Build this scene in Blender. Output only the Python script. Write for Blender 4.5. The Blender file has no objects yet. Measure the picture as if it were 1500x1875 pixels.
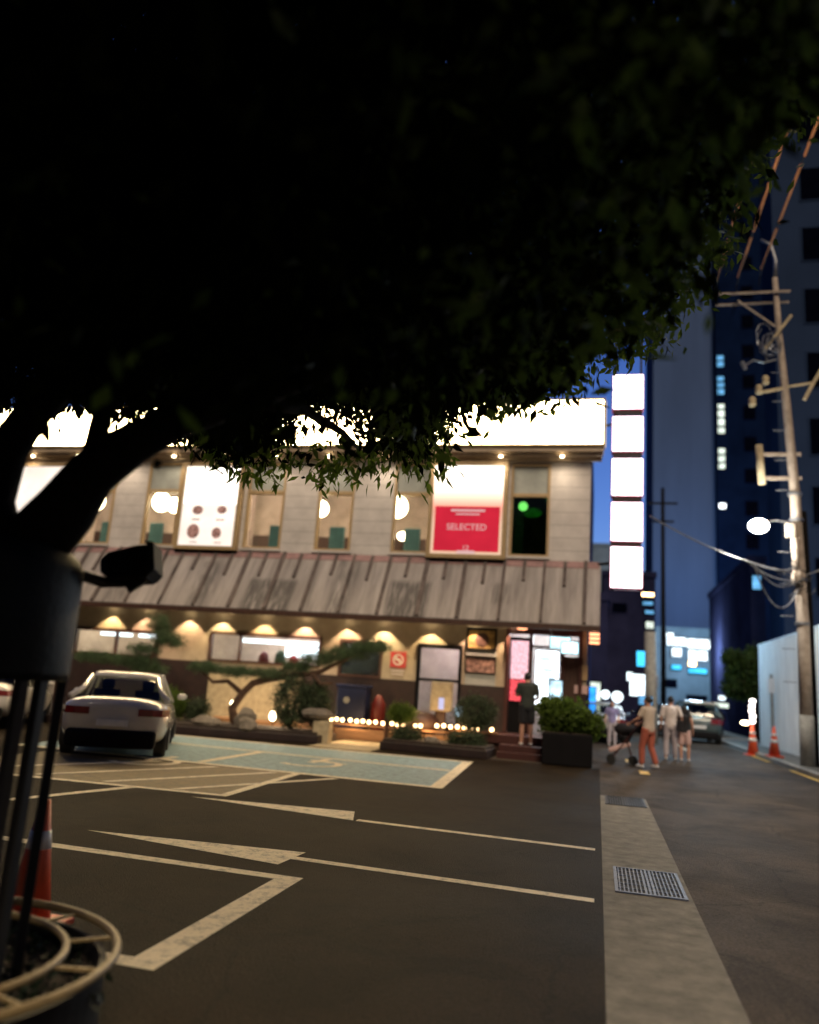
import bpy, math, random
import numpy as np
from mathutils import Vector, Matrix, Euler

S = bpy.context.scene
C = S.collection
RD = math.radians
rng = np.random.default_rng(11)
random.seed(7)

# ------------------------------------------------------------------ camera
cam_d = bpy.data.cameras.new('camera')
cam = bpy.data.objects.new('camera', cam_d)
C.objects.link(cam)
cam_d.sensor_fit = 'HORIZONTAL'
cam_d.sensor_width = 36.0
cam_d.lens = 36.0 * 1457.5 / 1500.0
cam_d.clip_start = 0.05
cam_d.clip_end = 2000
cam.matrix_world = (Matrix.Translation((0, 0, 1.6)) @ Matrix.Rotation(RD(13.8414), 4, 'Z')
                    @ Matrix.Rotation(RD(90 + 12.1793), 4, 'X') @ Matrix.Rotation(RD(3.9695), 4, 'Z'))
cam_d.dof.use_dof = True
cam_d.dof.focus_distance = 7.5
cam_d.dof.aperture_fstop = 0.75
S.camera = cam

# ------------------------------------------------------------------ world: deep blue hour
w = bpy.data.worlds.new('World')
S.world = w
w.use_nodes = True
nt = w.node_tree
nt.nodes.clear()
sky = nt.nodes.new('ShaderNodeTexSky')
sky.sky_type = 'NISHITA'
sky.sun_disc = False
sky.sun_elevation = RD(-4.0)
sky.sun_rotation = RD(0)
bg = nt.nodes.new('ShaderNodeBackground')
mx = nt.nodes.new('ShaderNodeMix'); mx.data_type = 'RGBA'; mx.blend_type = 'MULTIPLY'
mx.inputs[0].default_value = 1.0
mx.inputs[7].default_value = (0.55, 1.05, 2.5, 1)
out = nt.nodes.new('ShaderNodeOutputWorld')
nt.links.new(sky.outputs[0], mx.inputs[6])
nt.links.new(mx.outputs[2], bg.inputs[0])
bg.inputs[1].default_value = 2.1
nt.links.new(bg.outputs[0], out.inputs[0])

warm_fill_d = bpy.data.lights.new('sun', 'SUN')  # added warm fill standing in for unseen street lighting behind the camera
warm_fill_d.energy = 2.2
warm_fill_d.angle = RD(16)
warm_fill_d.color = (1.0, 0.79, 0.56)
sun = bpy.data.objects.new('sun', warm_fill_d)
sun.rotation_euler = (RD(48), 0, RD(16))
C.objects.link(sun)

S.view_settings.view_transform = 'Standard'
S.view_settings.look = 'None'
S.view_settings.exposure = 0.0
S.view_settings.gamma = 1.0

# ------------------------------------------------------------------ materials
def new_mat(name):
    m = bpy.data.materials.new(name); m.use_nodes = True
    n = m.node_tree; n.nodes.clear()
    o = n.nodes.new('ShaderNodeOutputMaterial')
    return m, n, o

def mat(name, col, rough=.6, var=.25, scale=6, bump=0.0, bscale=40, metal=0, coat=0, stretch=None, island=0.0, col2=None, spec=.5):
    m, n, o = new_mat(name)
    b = n.nodes.new('ShaderNodeBsdfPrincipled')
    n.links.new(b.outputs[0], o.inputs[0])
    b.inputs['Roughness'].default_value = rough
    b.inputs['Metallic'].default_value = metal
    b.inputs['Coat Weight'].default_value = coat
    b.inputs['Specular IOR Level'].default_value = spec
    tc = n.nodes.new('ShaderNodeTexCoord'); src = tc.outputs['Object']
    if stretch:
        mp = n.nodes.new('ShaderNodeMapping'); mp.inputs['Scale'].default_value = stretch
        n.links.new(src, mp.inputs[0]); src = mp.outputs[0]
    no = n.nodes.new('ShaderNodeTexNoise'); no.inputs['Scale'].default_value = scale
    no.inputs['Detail'].default_value = 6; no.inputs['Roughness'].default_value = .65
    n.links.new(src, no.inputs['Vector'])
    rp = n.nodes.new('ShaderNodeValToRGB')
    c = np.array(col[:3], float)
    lo = c * (1 - var); hi = np.array(col2[:3], float) if col2 else np.minimum(c * (1 + var), .95)
    rp.color_ramp.elements[0].position = .32; rp.color_ramp.elements[1].position = .68
    rp.color_ramp.elements[0].color = (*lo, 1); rp.color_ramp.elements[1].color = (*hi, 1)
    n.links.new(no.outputs[0], rp.inputs[0])
    last = rp.outputs[0]
    if island:
        g = n.nodes.new('ShaderNodeNewGeometry')
        mr = n.nodes.new('ShaderNodeMapRange'); mr.inputs[3].default_value = 1 - island; mr.inputs[4].default_value = 1 + island
        n.links.new(g.outputs['Random Per Island'], mr.inputs[0])
        vm = n.nodes.new('ShaderNodeVectorMath'); vm.operation = 'SCALE'
        n.links.new(last, vm.inputs[0]); n.links.new(mr.outputs[0], vm.inputs['Scale']); last = vm.outputs[0]
    n.links.new(last, b.inputs['Base Color'])
    if bump:
        n2 = n.nodes.new('ShaderNodeTexNoise'); n2.inputs['Scale'].default_value = bscale; n2.inputs['Detail'].default_value = 4
        n.links.new(tc.outputs['Object'], n2.inputs['Vector'])
        bp = n.nodes.new('ShaderNodeBump'); bp.inputs['Strength'].default_value = bump; bp.inputs['Distance'].default_value = .02
        n.links.new(n2.outputs[0], bp.inputs['Height']); n.links.new(bp.outputs[0], b.inputs['Normal'])
    return m

def emat(name, col, s, var=0.0, scale=2.0, stretch=None):
    m, n, o = new_mat(name)
    e = n.nodes.new('ShaderNodeEmission'); e.inputs[0].default_value = (*col, 1); e.inputs[1].default_value = s
    if var:
        tc = n.nodes.new('ShaderNodeTexCoord'); src = tc.outputs['Object']
        if stretch:
            mp = n.nodes.new('ShaderNodeMapping'); mp.inputs['Scale'].default_value = stretch
            n.links.new(src, mp.inputs[0]); src = mp.outputs[0]
        no = n.nodes.new('ShaderNodeTexNoise'); no.inputs['Scale'].default_value = scale; no.inputs['Detail'].default_value = 3
        n.links.new(src, no.inputs['Vector'])
        mr = n.nodes.new('ShaderNodeMapRange'); mr.inputs[1].default_value = .3; mr.inputs[2].default_value = .7
        mr.inputs[3].default_value = s * (1 - var); mr.inputs[4].default_value = s * (1 + var)
        n.links.new(no.outputs[0], mr.inputs[0]); n.links.new(mr.outputs[0], e.inputs[1])
    n.links.new(e.outputs[0], o.inputs[0])
    return m

def glass(name, tint=(.9, .93, .92), refl=.12):
    m, n, o = new_mat(name)
    t = n.nodes.new('ShaderNodeBsdfTransparent'); t.inputs[0].default_value = (*tint, 1)
    g = n.nodes.new('ShaderNodeBsdfGlossy'); g.inputs['Roughness'].default_value = .04
    f = n.nodes.new('ShaderNodeMixShader'); f.inputs[0].default_value = refl
    n.links.new(t.outputs[0], f.inputs[1]); n.links.new(g.outputs[0], f.inputs[2]); n.links.new(f.outputs[0], o.inputs[0])
    return m

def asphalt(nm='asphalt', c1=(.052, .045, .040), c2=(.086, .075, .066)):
    m, n, o = new_mat(nm)
    b = n.nodes.new('ShaderNodeBsdfPrincipled'); n.links.new(b.outputs[0], o.inputs[0])
    b.inputs['Specular IOR Level'].default_value = .06
    tc = n.nodes.new('ShaderNodeTexCoord')
    a = n.nodes.new('ShaderNodeTexNoise'); a.inputs['Scale'].default_value = .35; a.inputs['Detail'].default_value = 6
    c = n.nodes.new('ShaderNodeTexNoise'); c.inputs['Scale'].default_value = 38; c.inputs['Detail'].default_value = 6; c.inputs['Roughness'].default_value = .8
    v = n.nodes.new('ShaderNodeTexVoronoi'); v.inputs['Scale'].default_value = 90
    for q in (a, c, v): n.links.new(tc.outputs['Object'], q.inputs['Vector'])
    r1 = n.nodes.new('ShaderNodeValToRGB'); r1.color_ramp.elements[0].position = .3; r1.color_ramp.elements[1].position = .7
    r1.color_ramp.elements[0].color = (*c1, 1); r1.color_ramp.elements[1].color = (*c2, 1)
    r2 = n.nodes.new('ShaderNodeValToRGB'); r2.color_ramp.elements[0].position = .3; r2.color_ramp.elements[1].position = .75
    r2.color_ramp.elements[0].color = (.35, .35, .36, 1); r2.color_ramp.elements[1].color = (2.2, 2.05, 1.85, 1)
    n.links.new(a.outputs[0], r1.inputs[0]); n.links.new(c.outputs[0], r2.inputs[0])
    st = n.nodes.new('ShaderNodeTexNoise'); st.inputs['Scale'].default_value = .9; st.inputs['Detail'].default_value = 8; st.inputs['Roughness'].default_value = .7; st.inputs['Distortion'].default_value = .6
    n.links.new(tc.outputs['Object'], st.inputs['Vector'])
    sr = n.nodes.new('ShaderNodeValToRGB'); sr.color_ramp.elements[0].position = .36; sr.color_ramp.elements[1].position = .58
    sr.color_ramp.elements[0].color = (.50, .48, .45, 1); sr.color_ramp.elements[1].color = (1.12, 1.1, 1.06, 1)
    n.links.new(st.outputs[0], sr.inputs[0])
    ck = n.nodes.new('ShaderNodeTexVoronoi'); ck.feature = 'DISTANCE_TO_EDGE'; ck.inputs['Scale'].default_value = .45
    wv = n.nodes.new('ShaderNodeVectorMath'); wv.operation = 'MULTIPLY_ADD'; wv.inputs[1].default_value = (.5, .5, .5)
    n.links.new(st.outputs['Color'], wv.inputs[0]); n.links.new(tc.outputs['Object'], wv.inputs[2]); n.links.new(wv.outputs[0], ck.inputs['Vector'])
    cr = n.nodes.new('ShaderNodeMapRange'); cr.inputs[1].default_value = 0; cr.inputs[2].default_value = .006; cr.inputs[3].default_value = .45; n.links.new(ck.outputs[0], cr.inputs[0])
    v1 = n.nodes.new('ShaderNodeVectorMath'); v1.operation = 'MULTIPLY'; n.links.new(r1.outputs[0], v1.inputs[0]); n.links.new(sr.outputs[0], v1.inputs[1])
    v2 = n.nodes.new('ShaderNodeVectorMath'); v2.operation = 'SCALE'; n.links.new(v1.outputs[0], v2.inputs[0]); n.links.new(cr.outputs[0], v2.inputs['Scale'])
    x = n.nodes.new('ShaderNodeMix'); x.data_type = 'RGBA'; x.blend_type = 'MULTIPLY'; x.inputs[0].default_value = 1
    n.links.new(v2.outputs[0], x.inputs[6]); n.links.new(r2.outputs[0], x.inputs[7]); n.links.new(x.outputs[2], b.inputs['Base Color'])
    rr = n.nodes.new('ShaderNodeMapRange'); rr.inputs[3].default_value = .55; rr.inputs[4].default_value = .85
    n.links.new(a.outputs[0], rr.inputs[0]); n.links.new(rr.outputs[0], b.inputs['Roughness'])
    bp = n.nodes.new('ShaderNodeBump'); bp.inputs['Strength'].default_value = .9; bp.inputs['Distance'].default_value = .010
    n.links.new(v.outputs[0], bp.inputs['Height']); n.links.new(bp.outputs[0], b.inputs['Normal'])
    return m

def paint(name, col, rough=.6, wear=.5):
    """road paint with worn flecks showing the asphalt colour"""
    m, n, o = new_mat(name)
    b = n.nodes.new('ShaderNodeBsdfPrincipled'); n.links.new(b.outputs[0], o.inputs[0]); b.inputs['Roughness'].default_value = rough; b.inputs['Specular IOR Level'].default_value = .1
    tc = n.nodes.new('ShaderNodeTexCoord')
    a = n.nodes.new('ShaderNodeTexNoise'); a.inputs['Scale'].default_value = 7; a.inputs['Detail'].default_value = 10; a.inputs['Roughness'].default_value = .85
    n.links.new(tc.outputs['Object'], a.inputs['Vector'])
    r = n.nodes.new('ShaderNodeValToRGB')
    r.color_ramp.elements[0].position = .30; r.color_ramp.elements[0].color = (.09, .085, .075, 1)
    r.color_ramp.elements[1].position = .30 + .25 * wear; r.color_ramp.elements[1].color = (*col, 1)
    n.links.new(a.outputs[0], r.inputs[0]); n.links.new(r.outputs[0], b.inputs['Base Color'])
    return m

M = {}
M['asphalt'] = asphalt()
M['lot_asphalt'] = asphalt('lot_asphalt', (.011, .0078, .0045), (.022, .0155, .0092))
M['white_paint'] = paint('white_paint', (.85, .75, .56), wear=.85)
M['blue_paint'] = paint('blue_paint', (.30, .44, .49), wear=1.1)
M['tan_paint'] = paint('tan_paint', (.26, .20, .11), wear=1.1)
M['yellow_paint'] = paint('yellow_paint', (.75, .50, .12), wear=.5)
M['concrete'] = mat('concrete', (.160, .152, .130), .85, .38, 5, .5, 60)
M['kerb'] = mat('kerb', (.30, .29, .26), .85, .25, 8, .4, 50)
M['cream'] = mat('cream', (.55, .515, .49), .6, .16, 1.6, .15, 14)
M['cream_low'] = mat('cream_low', (.37, .31, .22), .7, .12, 4, .2, 30)
M['brown_base'] = mat('brown_base', (.020, .009, .007), .6, .4, 4, .3, 20)
M['dark_wood'] = mat('dark_wood', (.06, .028, .018), .5, .35, 3, .2, 30, stretch=(8, 8, 1))
M['red_wood'] = mat('red_wood', (.05, .013, .010), .5, .3, 3, stretch=(8, 8, 1))
M['tan_frame'] = mat('tan_frame', (.38, .27, .14), .5, .2, 5, stretch=(8, 8, 1))
M['awning'] = mat('awning', (.25, .225, .215), .75, .30, 1.0, .15, 12, stretch=(3.0, .5, .22), col2=(.40, .365, .345))
M['batten'] = mat('batten', (.055, .038, .035), .7, .5, 3, stretch=(2, 1, .4), col2=(.15, .115, .105))
M['flashing'] = mat('flashing', (.26, .15, .145), .6, .25, 4)
M['cornice'] = mat('cornice', (.42, .33, .24), .6, .15, 4)
M['dark'] = mat('dark', (.0045, .004, .005), .7, .3, 5, spec=.15)
M['black_metal'] = mat('black_metal', (.009, .009, .010), .6, .3, 10, metal=.3)
M['grey_metal'] = mat('grey_metal', (.25, .26, .28), .4, .25, 10, metal=.7)
M['galv'] = mat('galv', (.11, .13, .19), .6, .3, 6, metal=.4)
M['frost'] = mat('frost', (.30, .32, .30), .5, .15, 3)
M['interior'] = mat('interior', (.50, .43, .37), .8, .4, .9)
M['interior_pale'] = mat('interior_pale', (.6, .52, .47), .8, .2, 2)
M['teal'] = mat('teal', (.08, .20, .21), .6, .25, 5)
M['glass'] = glass('glass')
M['dark_glass'] = glass('dark_glass', (.25, .3, .3), .35)
M['green_glass'] = glass('green_glass', (.25, .42, .34), .15)
M['sign_glow'] = emat('sign_glow', (1, .73, .36), 34)
M['pillar_glow'] = emat('pillar_glow', (1, .86, .93), 5.5)
M['rim_red'] = mat('rim_red', (.5, .05, .1), .5)
M['poster_glow'] = emat('poster_glow', (1, .90, .78), 2.6, .25, .7)
M['poster_glow2'] = emat('poster_glow2', (1, .86, .74), 1.3, .2, .6)
M['poster_red'] = emat('poster_red', (.83, .028, .06), .78, .12, 1.0)
M['ink_brown'] = emat('ink_brown', (.50, .25, .19), .62, .75, 14)
M['ink_white'] = emat('ink_white', (1, .62, .6), .75)
M['lamp_warm'] = emat('lamp_warm', (1, .78, .48), 22)
M['bulb'] = emat('bulb', (1, .62, .28), 11)
M['lamp_orange'] = emat('lamp_orange', (1, .38, .18), 3)
M['white_cool'] = emat('white_cool', (.85, .93, 1), 4)
M['screen'] = emat('screen', (.55, .8, .95), 1.6, .6, 3)
M['cyan'] = emat('cyan', (.06, .55, 1.0), 2.0, .4, 2)
M['blue_sign'] = emat('blue_sign', (.03, .3, 1.0), 2.2, .5, 2)
M['sign_white'] = emat('sign_white', (.80, .93, 1), 2.8, .45, 2.2)
M['window_blue'] = emat('window_blue', (.15, .45, .8), 1.1, .5, 2)
M['window_pale'] = emat('window_pale', (.75, .85, .75), 1.5, .4, 2)
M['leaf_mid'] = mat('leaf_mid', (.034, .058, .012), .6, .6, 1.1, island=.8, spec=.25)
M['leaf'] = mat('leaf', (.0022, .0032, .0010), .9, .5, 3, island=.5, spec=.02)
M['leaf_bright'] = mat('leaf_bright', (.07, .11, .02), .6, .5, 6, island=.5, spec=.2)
M['pine'] = mat('pine', (.045, .085, .03), .7, .5, 6, island=.5)
M['bush'] = mat('bush', (.035, .055, .02), .7, .5, 6, island=.5)
M['groundcover'] = mat('groundcover', (.010, .018, .010), .6, .5, 6, island=.6, spec=.15)
M['bark'] = mat('bark', (.006, .005, .004), .9, .4, 9, .8, 30, spec=.1)
M['pine_bark'] = mat('pine_bark', (.09, .05, .03), .9, .4, 9, .8, 30)
M['soil'] = mat('soil', (.04, .028, .02), .95, .5, 8, .8, 20)
M['rock'] = mat('rock', (.20, .17, .13), .85, .4, 4, .6, 12)
M['stone_pale'] = mat('stone_pale', (.42, .35, .22), .8, .25, 6, .4, 25)
M['deck'] = mat('deck', (.28, .15, .07), .6, .3, 3, .2, 30, stretch=(1, 8, 8))
M['orange'] = mat('orange', (.72, .10, .035), .5, .15, 5)
M['reflect'] = mat('reflect', (.75, .75, .75), .3, .1, 8)
M['drum'] = mat('drum', (.003, .0055, .007), .6, .3, 5, .2, 30, spec=.15)
M['ring'] = mat('ring', (.26, .19, .085), .5, .25, 8, .2, 40)
M['pole'] = mat('pole', (.35, .29, .235), .85, .25, 5, .3, 40)
M['hoard'] = mat('hoard', (.78, .80, .80), .5, .12, 1.2, stretch=(1, 3, .5))
M['tower_pale'] = mat('tower_pale', (.062, .098, .20), .9, .14, .12, spec=.0, stretch=(2.5, 1, .35))
M['tower_dark'] = mat('tower_dark', (.0038, .0095, .034), .9, .3, .3, spec=.0)
M['tower_grey'] = mat('tower_grey', (.021, .036, .078), .9, .2, .12, spec=.0)
M['bld_blue'] = mat('bld_blue', (.12, .17, .23), .8, .25, .6)
M['bld_purple'] = mat('bld_purple', (.020, .021, .050), .9, .3, .6, spec=.0)
M['dark_win'] = mat('dark_win', (.0015, .002, .006), .8, .3, 2, spec=.0)
M['car_white'] = mat('car_white', (.62, .59, .53), .25, .04, 3, coat=1)
M['car_dark'] = mat('car_dark', (.06, .085, .085), .3, .1, 3, coat=1, metal=.3)
M['car_black'] = mat('car_black', (.012, .014, .018), .25, .1, 3, coat=1)
M['car_silver'] = mat('car_silver', (.35, .38, .42), .3, .1, 3, coat=1, metal=.4)
M['car_glass'] = glass('car_glass', (.62, .64, .60), .06)
M['tyre'] = mat('tyre', (.012, .012, .012), .85, .2, 20)
M['tail_red'] = mat('tail_red', (.16, .006, .008), .2, .2, 12, coat=1)
M['skin'] = mat('skin', (.50, .27, .19), .6, .1, 10)
M['hair'] = mat('hair', (.012, .009, .008), .6, .3, 30)
M['tee_cream'] = mat('tee_cream', (.55, .46, .38), .85, .1, 8)
M['tee_white'] = mat('tee_white', (.66, .60, .58), .85, .1, 8)
M['tee_dark'] = mat('tee_dark', (.035, .042, .035), .85, .2, 8)
M['black_cloth'] = mat('black_cloth', (.012, .012, .016), .9, .2, 8)
M['orange_cloth'] = mat('orange_cloth', (.38, .10, .065), .85, .15, 8)
M['pale_cloth'] = mat('pale_cloth', (.42, .38, .42), .85, .15, 8)
M['pink_cloth'] = mat('pink_cloth', (.58, .40, .38), .85, .15, 8)
M['lilac_cloth'] = mat('lilac_cloth', (.26, .24, .46), .85, .15, 8)
M['shoe'] = mat('shoe', (.6, .6, .62), .7, .1, 8)
M['red_glow'] = emat('red_glow', (1, .10, .12), 1.1, .6, 4, (3, 1, 5))
M['pink_glow'] = emat('pink_glow', (1, .55, .62), 1.2, .5, 6, (6, 1, 2))
M['plastic_blue'] = mat('plastic_blue', (.008, .016, .06), .5, .2, 4)
M['plastic_red'] = mat('plastic_red', (.13, .012, .008), .5, .2, 4)
M['notice_red'] = mat('notice_red', (.50, .05, .05), .5, .05, 4)
M['notice_white'] = mat('notice_white', (.7, .62, .56), .5, .05, 4)
M['wire_sleeve'] = mat('wire_sleeve', (.55, .24, .09), .7, .2, 3)
M['food'] = mat('food', (.30, .17, .05), .6, .7, 3.5, col2=(.62, .42, .13))
M['food_dark'] = mat('food_dark', (.02, .012, .01), .6, .5, 9, col2=(.5, .3, .24))

def siding(m, pitch=.37):
    n = m.node_tree; b = [q for q in n.nodes if q.type == 'BSDF_PRINCIPLED'][0]
    tc = [q for q in n.nodes if q.type == 'TEX_COORD'][0]
    sp = n.nodes.new('ShaderNodeSeparateXYZ'); n.links.new(tc.outputs['Object'], sp.inputs[0])
    d = n.nodes.new('ShaderNodeMath'); d.operation = 'DIVIDE'; d.inputs[1].default_value = pitch; n.links.new(sp.outputs[2], d.inputs[0])
    f = n.nodes.new('ShaderNodeMath'); f.operation = 'FRACT'; n.links.new(d.outputs[0], f.inputs[0])
    g = n.nodes.new('ShaderNodeMath'); g.operation = 'GREATER_THAN'; g.inputs[1].default_value = .05; n.links.new(f.outputs[0], g.inputs[0])
    k = n.nodes.new('ShaderNodeMapRange'); k.inputs[3].default_value = .62; n.links.new(g.outputs[0], k.inputs[0])
    v = n.nodes.new('ShaderNodeVectorMath'); v.operation = 'SCALE'
    src = b.inputs['Base Color'].links[0].from_socket
    n.links.new(src, v.inputs[0]); n.links.new(k.outputs[0], v.inputs['Scale']); n.links.new(v.outputs[0], b.inputs['Base Color'])
siding(M['cream'])
def stains(m, spots):
    n = m.node_tree; b = [q for q in n.nodes if q.type == 'BSDF_PRINCIPLED'][0]; tc = [q for q in n.nodes if q.type == 'TEX_COORD'][0]
    no = n.nodes.new('ShaderNodeTexNoise'); no.inputs['Scale'].default_value = 7; no.inputs['Detail'].default_value = 5
    mp = n.nodes.new('ShaderNodeMapping'); mp.inputs['Scale'].default_value = (2.2, .3, .3); n.links.new(tc.outputs['Object'], mp.inputs[0]); n.links.new(mp.outputs[0], no.inputs[0])
    sp = n.nodes.new('ShaderNodeSeparateXYZ'); n.links.new(tc.outputs['Object'], sp.inputs[0])
    def mth(op, a, b_=None, c=None):
        k = n.nodes.new('ShaderNodeMath'); k.operation = op; k.use_clamp = op == 'MULTIPLY_ADD'
        for i, q in enumerate((a, b_, c)):
            if q is None: continue
            if isinstance(q, (int, float)): k.inputs[i].default_value = q
            else: n.links.new(q, k.inputs[i])
        return k.outputs[0]
    last = b.inputs['Base Color'].links[0].from_socket
    for x0, x1, z0, z1, amt in spots:
        dx = mth('ABSOLUTE', mth('SUBTRACT', sp.outputs[0], (x0+x1)/2)); dz = mth('ABSOLUTE', mth('SUBTRACT', sp.outputs[2], (z0+z1)/2))
        fx = mth('MULTIPLY_ADD', dx, -6.0, (x1-x0)/2*6 + .5); fz = mth('MULTIPLY_ADD', dz, -7.0, (z1-z0)/2*7 + .5)
        f = mth('MULTIPLY', mth('MULTIPLY', fx, fz), mth('MULTIPLY_ADD', no.outputs[0], 5.0, -1.6))
        sc = mth('SUBTRACT', 1.0, mth('MULTIPLY', f, amt))
        v = n.nodes.new('ShaderNodeVectorMath'); v.operation = 'SCALE'; n.links.new(last, v.inputs[0]); n.links.new(sc, v.inputs['Scale']); last = v.outputs[0]
    n.links.new(last, b.inputs['Base Color'])
stains(M['awning'], [(-.1, 1.4, 3.3, 4.35, .62), (4.2, 5.35, 3.3, 4.45, .62), (7.1, 7.6, 3.9, 4.5, .35), (-1.9, -1.2, 3.2, 4.9, .4), (2.5, 3.1, 3.2, 5.2, .45), (-4.6, -3.9, 3.2, 4.0, .4)])
def translucent(m, f, col):
    n = m.node_tree; b = [q for q in n.nodes if q.type == 'BSDF_PRINCIPLED'][0]; o = [q for q in n.nodes if q.type == 'OUTPUT_MATERIAL'][0]
    t = n.nodes.new('ShaderNodeBsdfTranslucent'); t.inputs[0].default_value = (*col, 1)
    x = n.nodes.new('ShaderNodeMixShader'); x.inputs[0].default_value = f
    n.links.new(b.outputs[0], x.inputs[1]); n.links.new(t.outputs[0], x.inputs[2]); n.links.new(x.outputs[0], o.inputs[0])
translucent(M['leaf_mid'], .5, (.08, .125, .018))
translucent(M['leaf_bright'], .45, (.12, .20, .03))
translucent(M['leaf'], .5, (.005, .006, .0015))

# ------------------------------------------------------------------ mesh builder
class MB:
    def __init__(s): s.v = []; s.f = []
    def add(s, vs, fs):
        b = len(s.v); s.v += [tuple(map(float, p)) for p in vs]; s.f += [tuple(b + i for i in f) for f in fs]; return s
    def box(s, x0, x1, y0, y1, z0, z1):
        if x1 < x0: x0, x1 = x1, x0
        if y1 < y0: y0, y1 = y1, y0
        if z1 < z0: z0, z1 = z1, z0
        return s.add([(x0,y0,z0),(x1,y0,z0),(x1,y1,z0),(x0,y1,z0),(x0,y0,z1),(x1,y0,z1),(x1,y1,z1),(x0,y1,z1)],
                     [(0,3,2,1),(4,5,6,7),(0,1,5,4),(1,2,6,5),(2,3,7,6),(3,0,4,7)])
    def obox(s, c, ax, ay, az):
        c, ax, ay, az = map(Vector, (c, ax, ay, az))
        vs = [c + i*ax + j*ay + k*az for k in (-1, 1) for i, j in ((-1,-1),(1,-1),(1,1),(-1,1))]
        return s.add(vs, [(0,3,2,1),(4,5,6,7),(0,1,5,4),(1,2,6,5),(2,3,7,6),(3,0,4,7)])
    def bar(s, a, b, wd, th, up=(0, 0, 1)):
        a, b = Vector(a), Vector(b); d = (b - a); u = Vector(up)
        x = d.cross(u)
        if x.length < 1e-6: x = d.cross(Vector((1, 0, 0)))
        x.normalize(); y = x.cross(d).normalized()
        return s.obox((a + b) / 2, x * wd / 2, d / 2, y * th / 2)
    def prism(s, poly, z0, z1):
        n = len(poly)
        return s.add([(x, y, z0) for x, y in poly] + [(x, y, z1) for x, y in poly],
                     [tuple(reversed(range(n))), tuple(range(n, 2*n))] + [(i, (i+1) % n, n + (i+1) % n, n + i) for i in range(n)])
    def flat(s, poly, z): return s.add([(x, y, z) for x, y in poly], [tuple(range(len(poly)))])
    def rings(s, rs, close=True, cap=True):
        n = len(rs[0]); b = []
        for r in rs: b += r
        fs = [(i*n + j, i*n + (j+1) % n, (i+1)*n + (j+1) % n, (i+1)*n + j) for i in range(len(rs) - 1) for j in range(n if close else n - 1)]
        if cap: fs += [tuple(reversed(range(n))), tuple(range((len(rs)-1)*n, len(rs)*n))]
        return s.add(b, fs)
    def tube(s, pts, r, seg=10, flatten=1.0, up=None):
        pts = [Vector(p) for p in pts]; k = len(pts)
        if not hasattr(r, '__len__'): r = [r] * k
        rs = []; pu = Vector(up) if up else None
        for i, p in enumerate(pts):
            d = (pts[min(i+1, k-1)] - pts[max(i-1, 0)]).normalized()
            if pu is None:
                pu = Vector((0, 0, 1)) if abs(d.z) < .9 else Vector((0, 1, 0))
            x = pu.cross(d)
            if x.length < 1e-4: x = Vector((1, 0, 0)).cross(d)
            x.normalize(); y = d.cross(x).normalized(); pu = y
            rs.append([p + x*math.cos(2*math.pi*j/seg)*r[i] + y*math.sin(2*math.pi*j/seg)*r[i]*flatten for j in range(seg)])
        return s.rings(rs)
    def ell(s, secs, seg=14):
        """vertical loft: (cx, cy, z, rx, ry)"""
        return s.rings([[(cx + rx*math.cos(2*math.pi*j/seg), cy + ry*math.sin(2*math.pi*j/seg), z) for j in range(seg)] for cx, cy, z, rx, ry in secs])
    def sphere(s, c, r, seg=12, rows=8, sc=(1, 1, 1), jit=0):
        rs = []
        for i in range(1, rows):
            t = math.pi * i / rows
            rs.append([(c[0] + r*sc[0]*math.sin(t)*math.cos(2*math.pi*j/seg)*(1 + random.uniform(-jit, jit)),
                        c[1] + r*sc[1]*math.sin(t)*math.sin(2*math.pi*j/seg)*(1 + random.uniform(-jit, jit)),
                        c[2] - r*sc[2]*math.cos(t)*(1 + random.uniform(-jit, jit))) for j in range(seg)])
        return s.rings(rs)
    def torus(s, c, R, r, seg=40, rs=8, a0=0, a1=2*math.pi):
        full = abs(a1 - a0 - 2*math.pi) < 1e-6
        k = seg if full else seg + 1
        vs = []; fs = []
        for i in range(k):
            a = a0 + (a1 - a0) * i / seg
            for j in range(rs):
                b = 2*math.pi*j/rs
                vs.append((c[0] + (R + r*math.cos(b))*math.cos(a), c[1] + (R + r*math.cos(b))*math.sin(a), c[2] + r*math.sin(b)))
        for i in range(seg):
            for j in range(rs):
                i2 = (i+1) % k
                fs.append((i*rs + j, i2*rs + j, i2*rs + (j+1) % rs, i*rs + (j+1) % rs))
        return s.add(vs, fs)
    def xform(s, mtx):
        s.v = [tuple(mtx @ Vector(p)) for p in s.v]; return s
    def build(s, name, m, parent=None, at=None, smooth=False, bevel=0, label=None, mods=None):
        off = Vector((0, 0, 0)); p = parent
        while p is not None: off += p.location; p = p.parent
        if at is not None: off = Vector(at)
        me = bpy.data.meshes.new(name)
        me.from_pydata([(x - off.x, y - off.y, z - off.z) for x, y, z in s.v], [], s.f)
        me.materials.append(M[m] if isinstance(m, str) else m)
        if smooth: me.polygons.foreach_set('use_smooth', [True] * len(me.polygons))
        o = bpy.data.objects.new(name, me); C.objects.link(o)
        if parent is not None: o.parent = parent
        elif at is not None: o.location = off
        if bevel:
            b = o.modifiers.new('bevel', 'BEVEL'); b.width = bevel; b.segments = 2; b.limit_method = 'ANGLE'
        if mods: mods(o)
        if label: o['label'] = label
        me.update()
        return o

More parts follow.
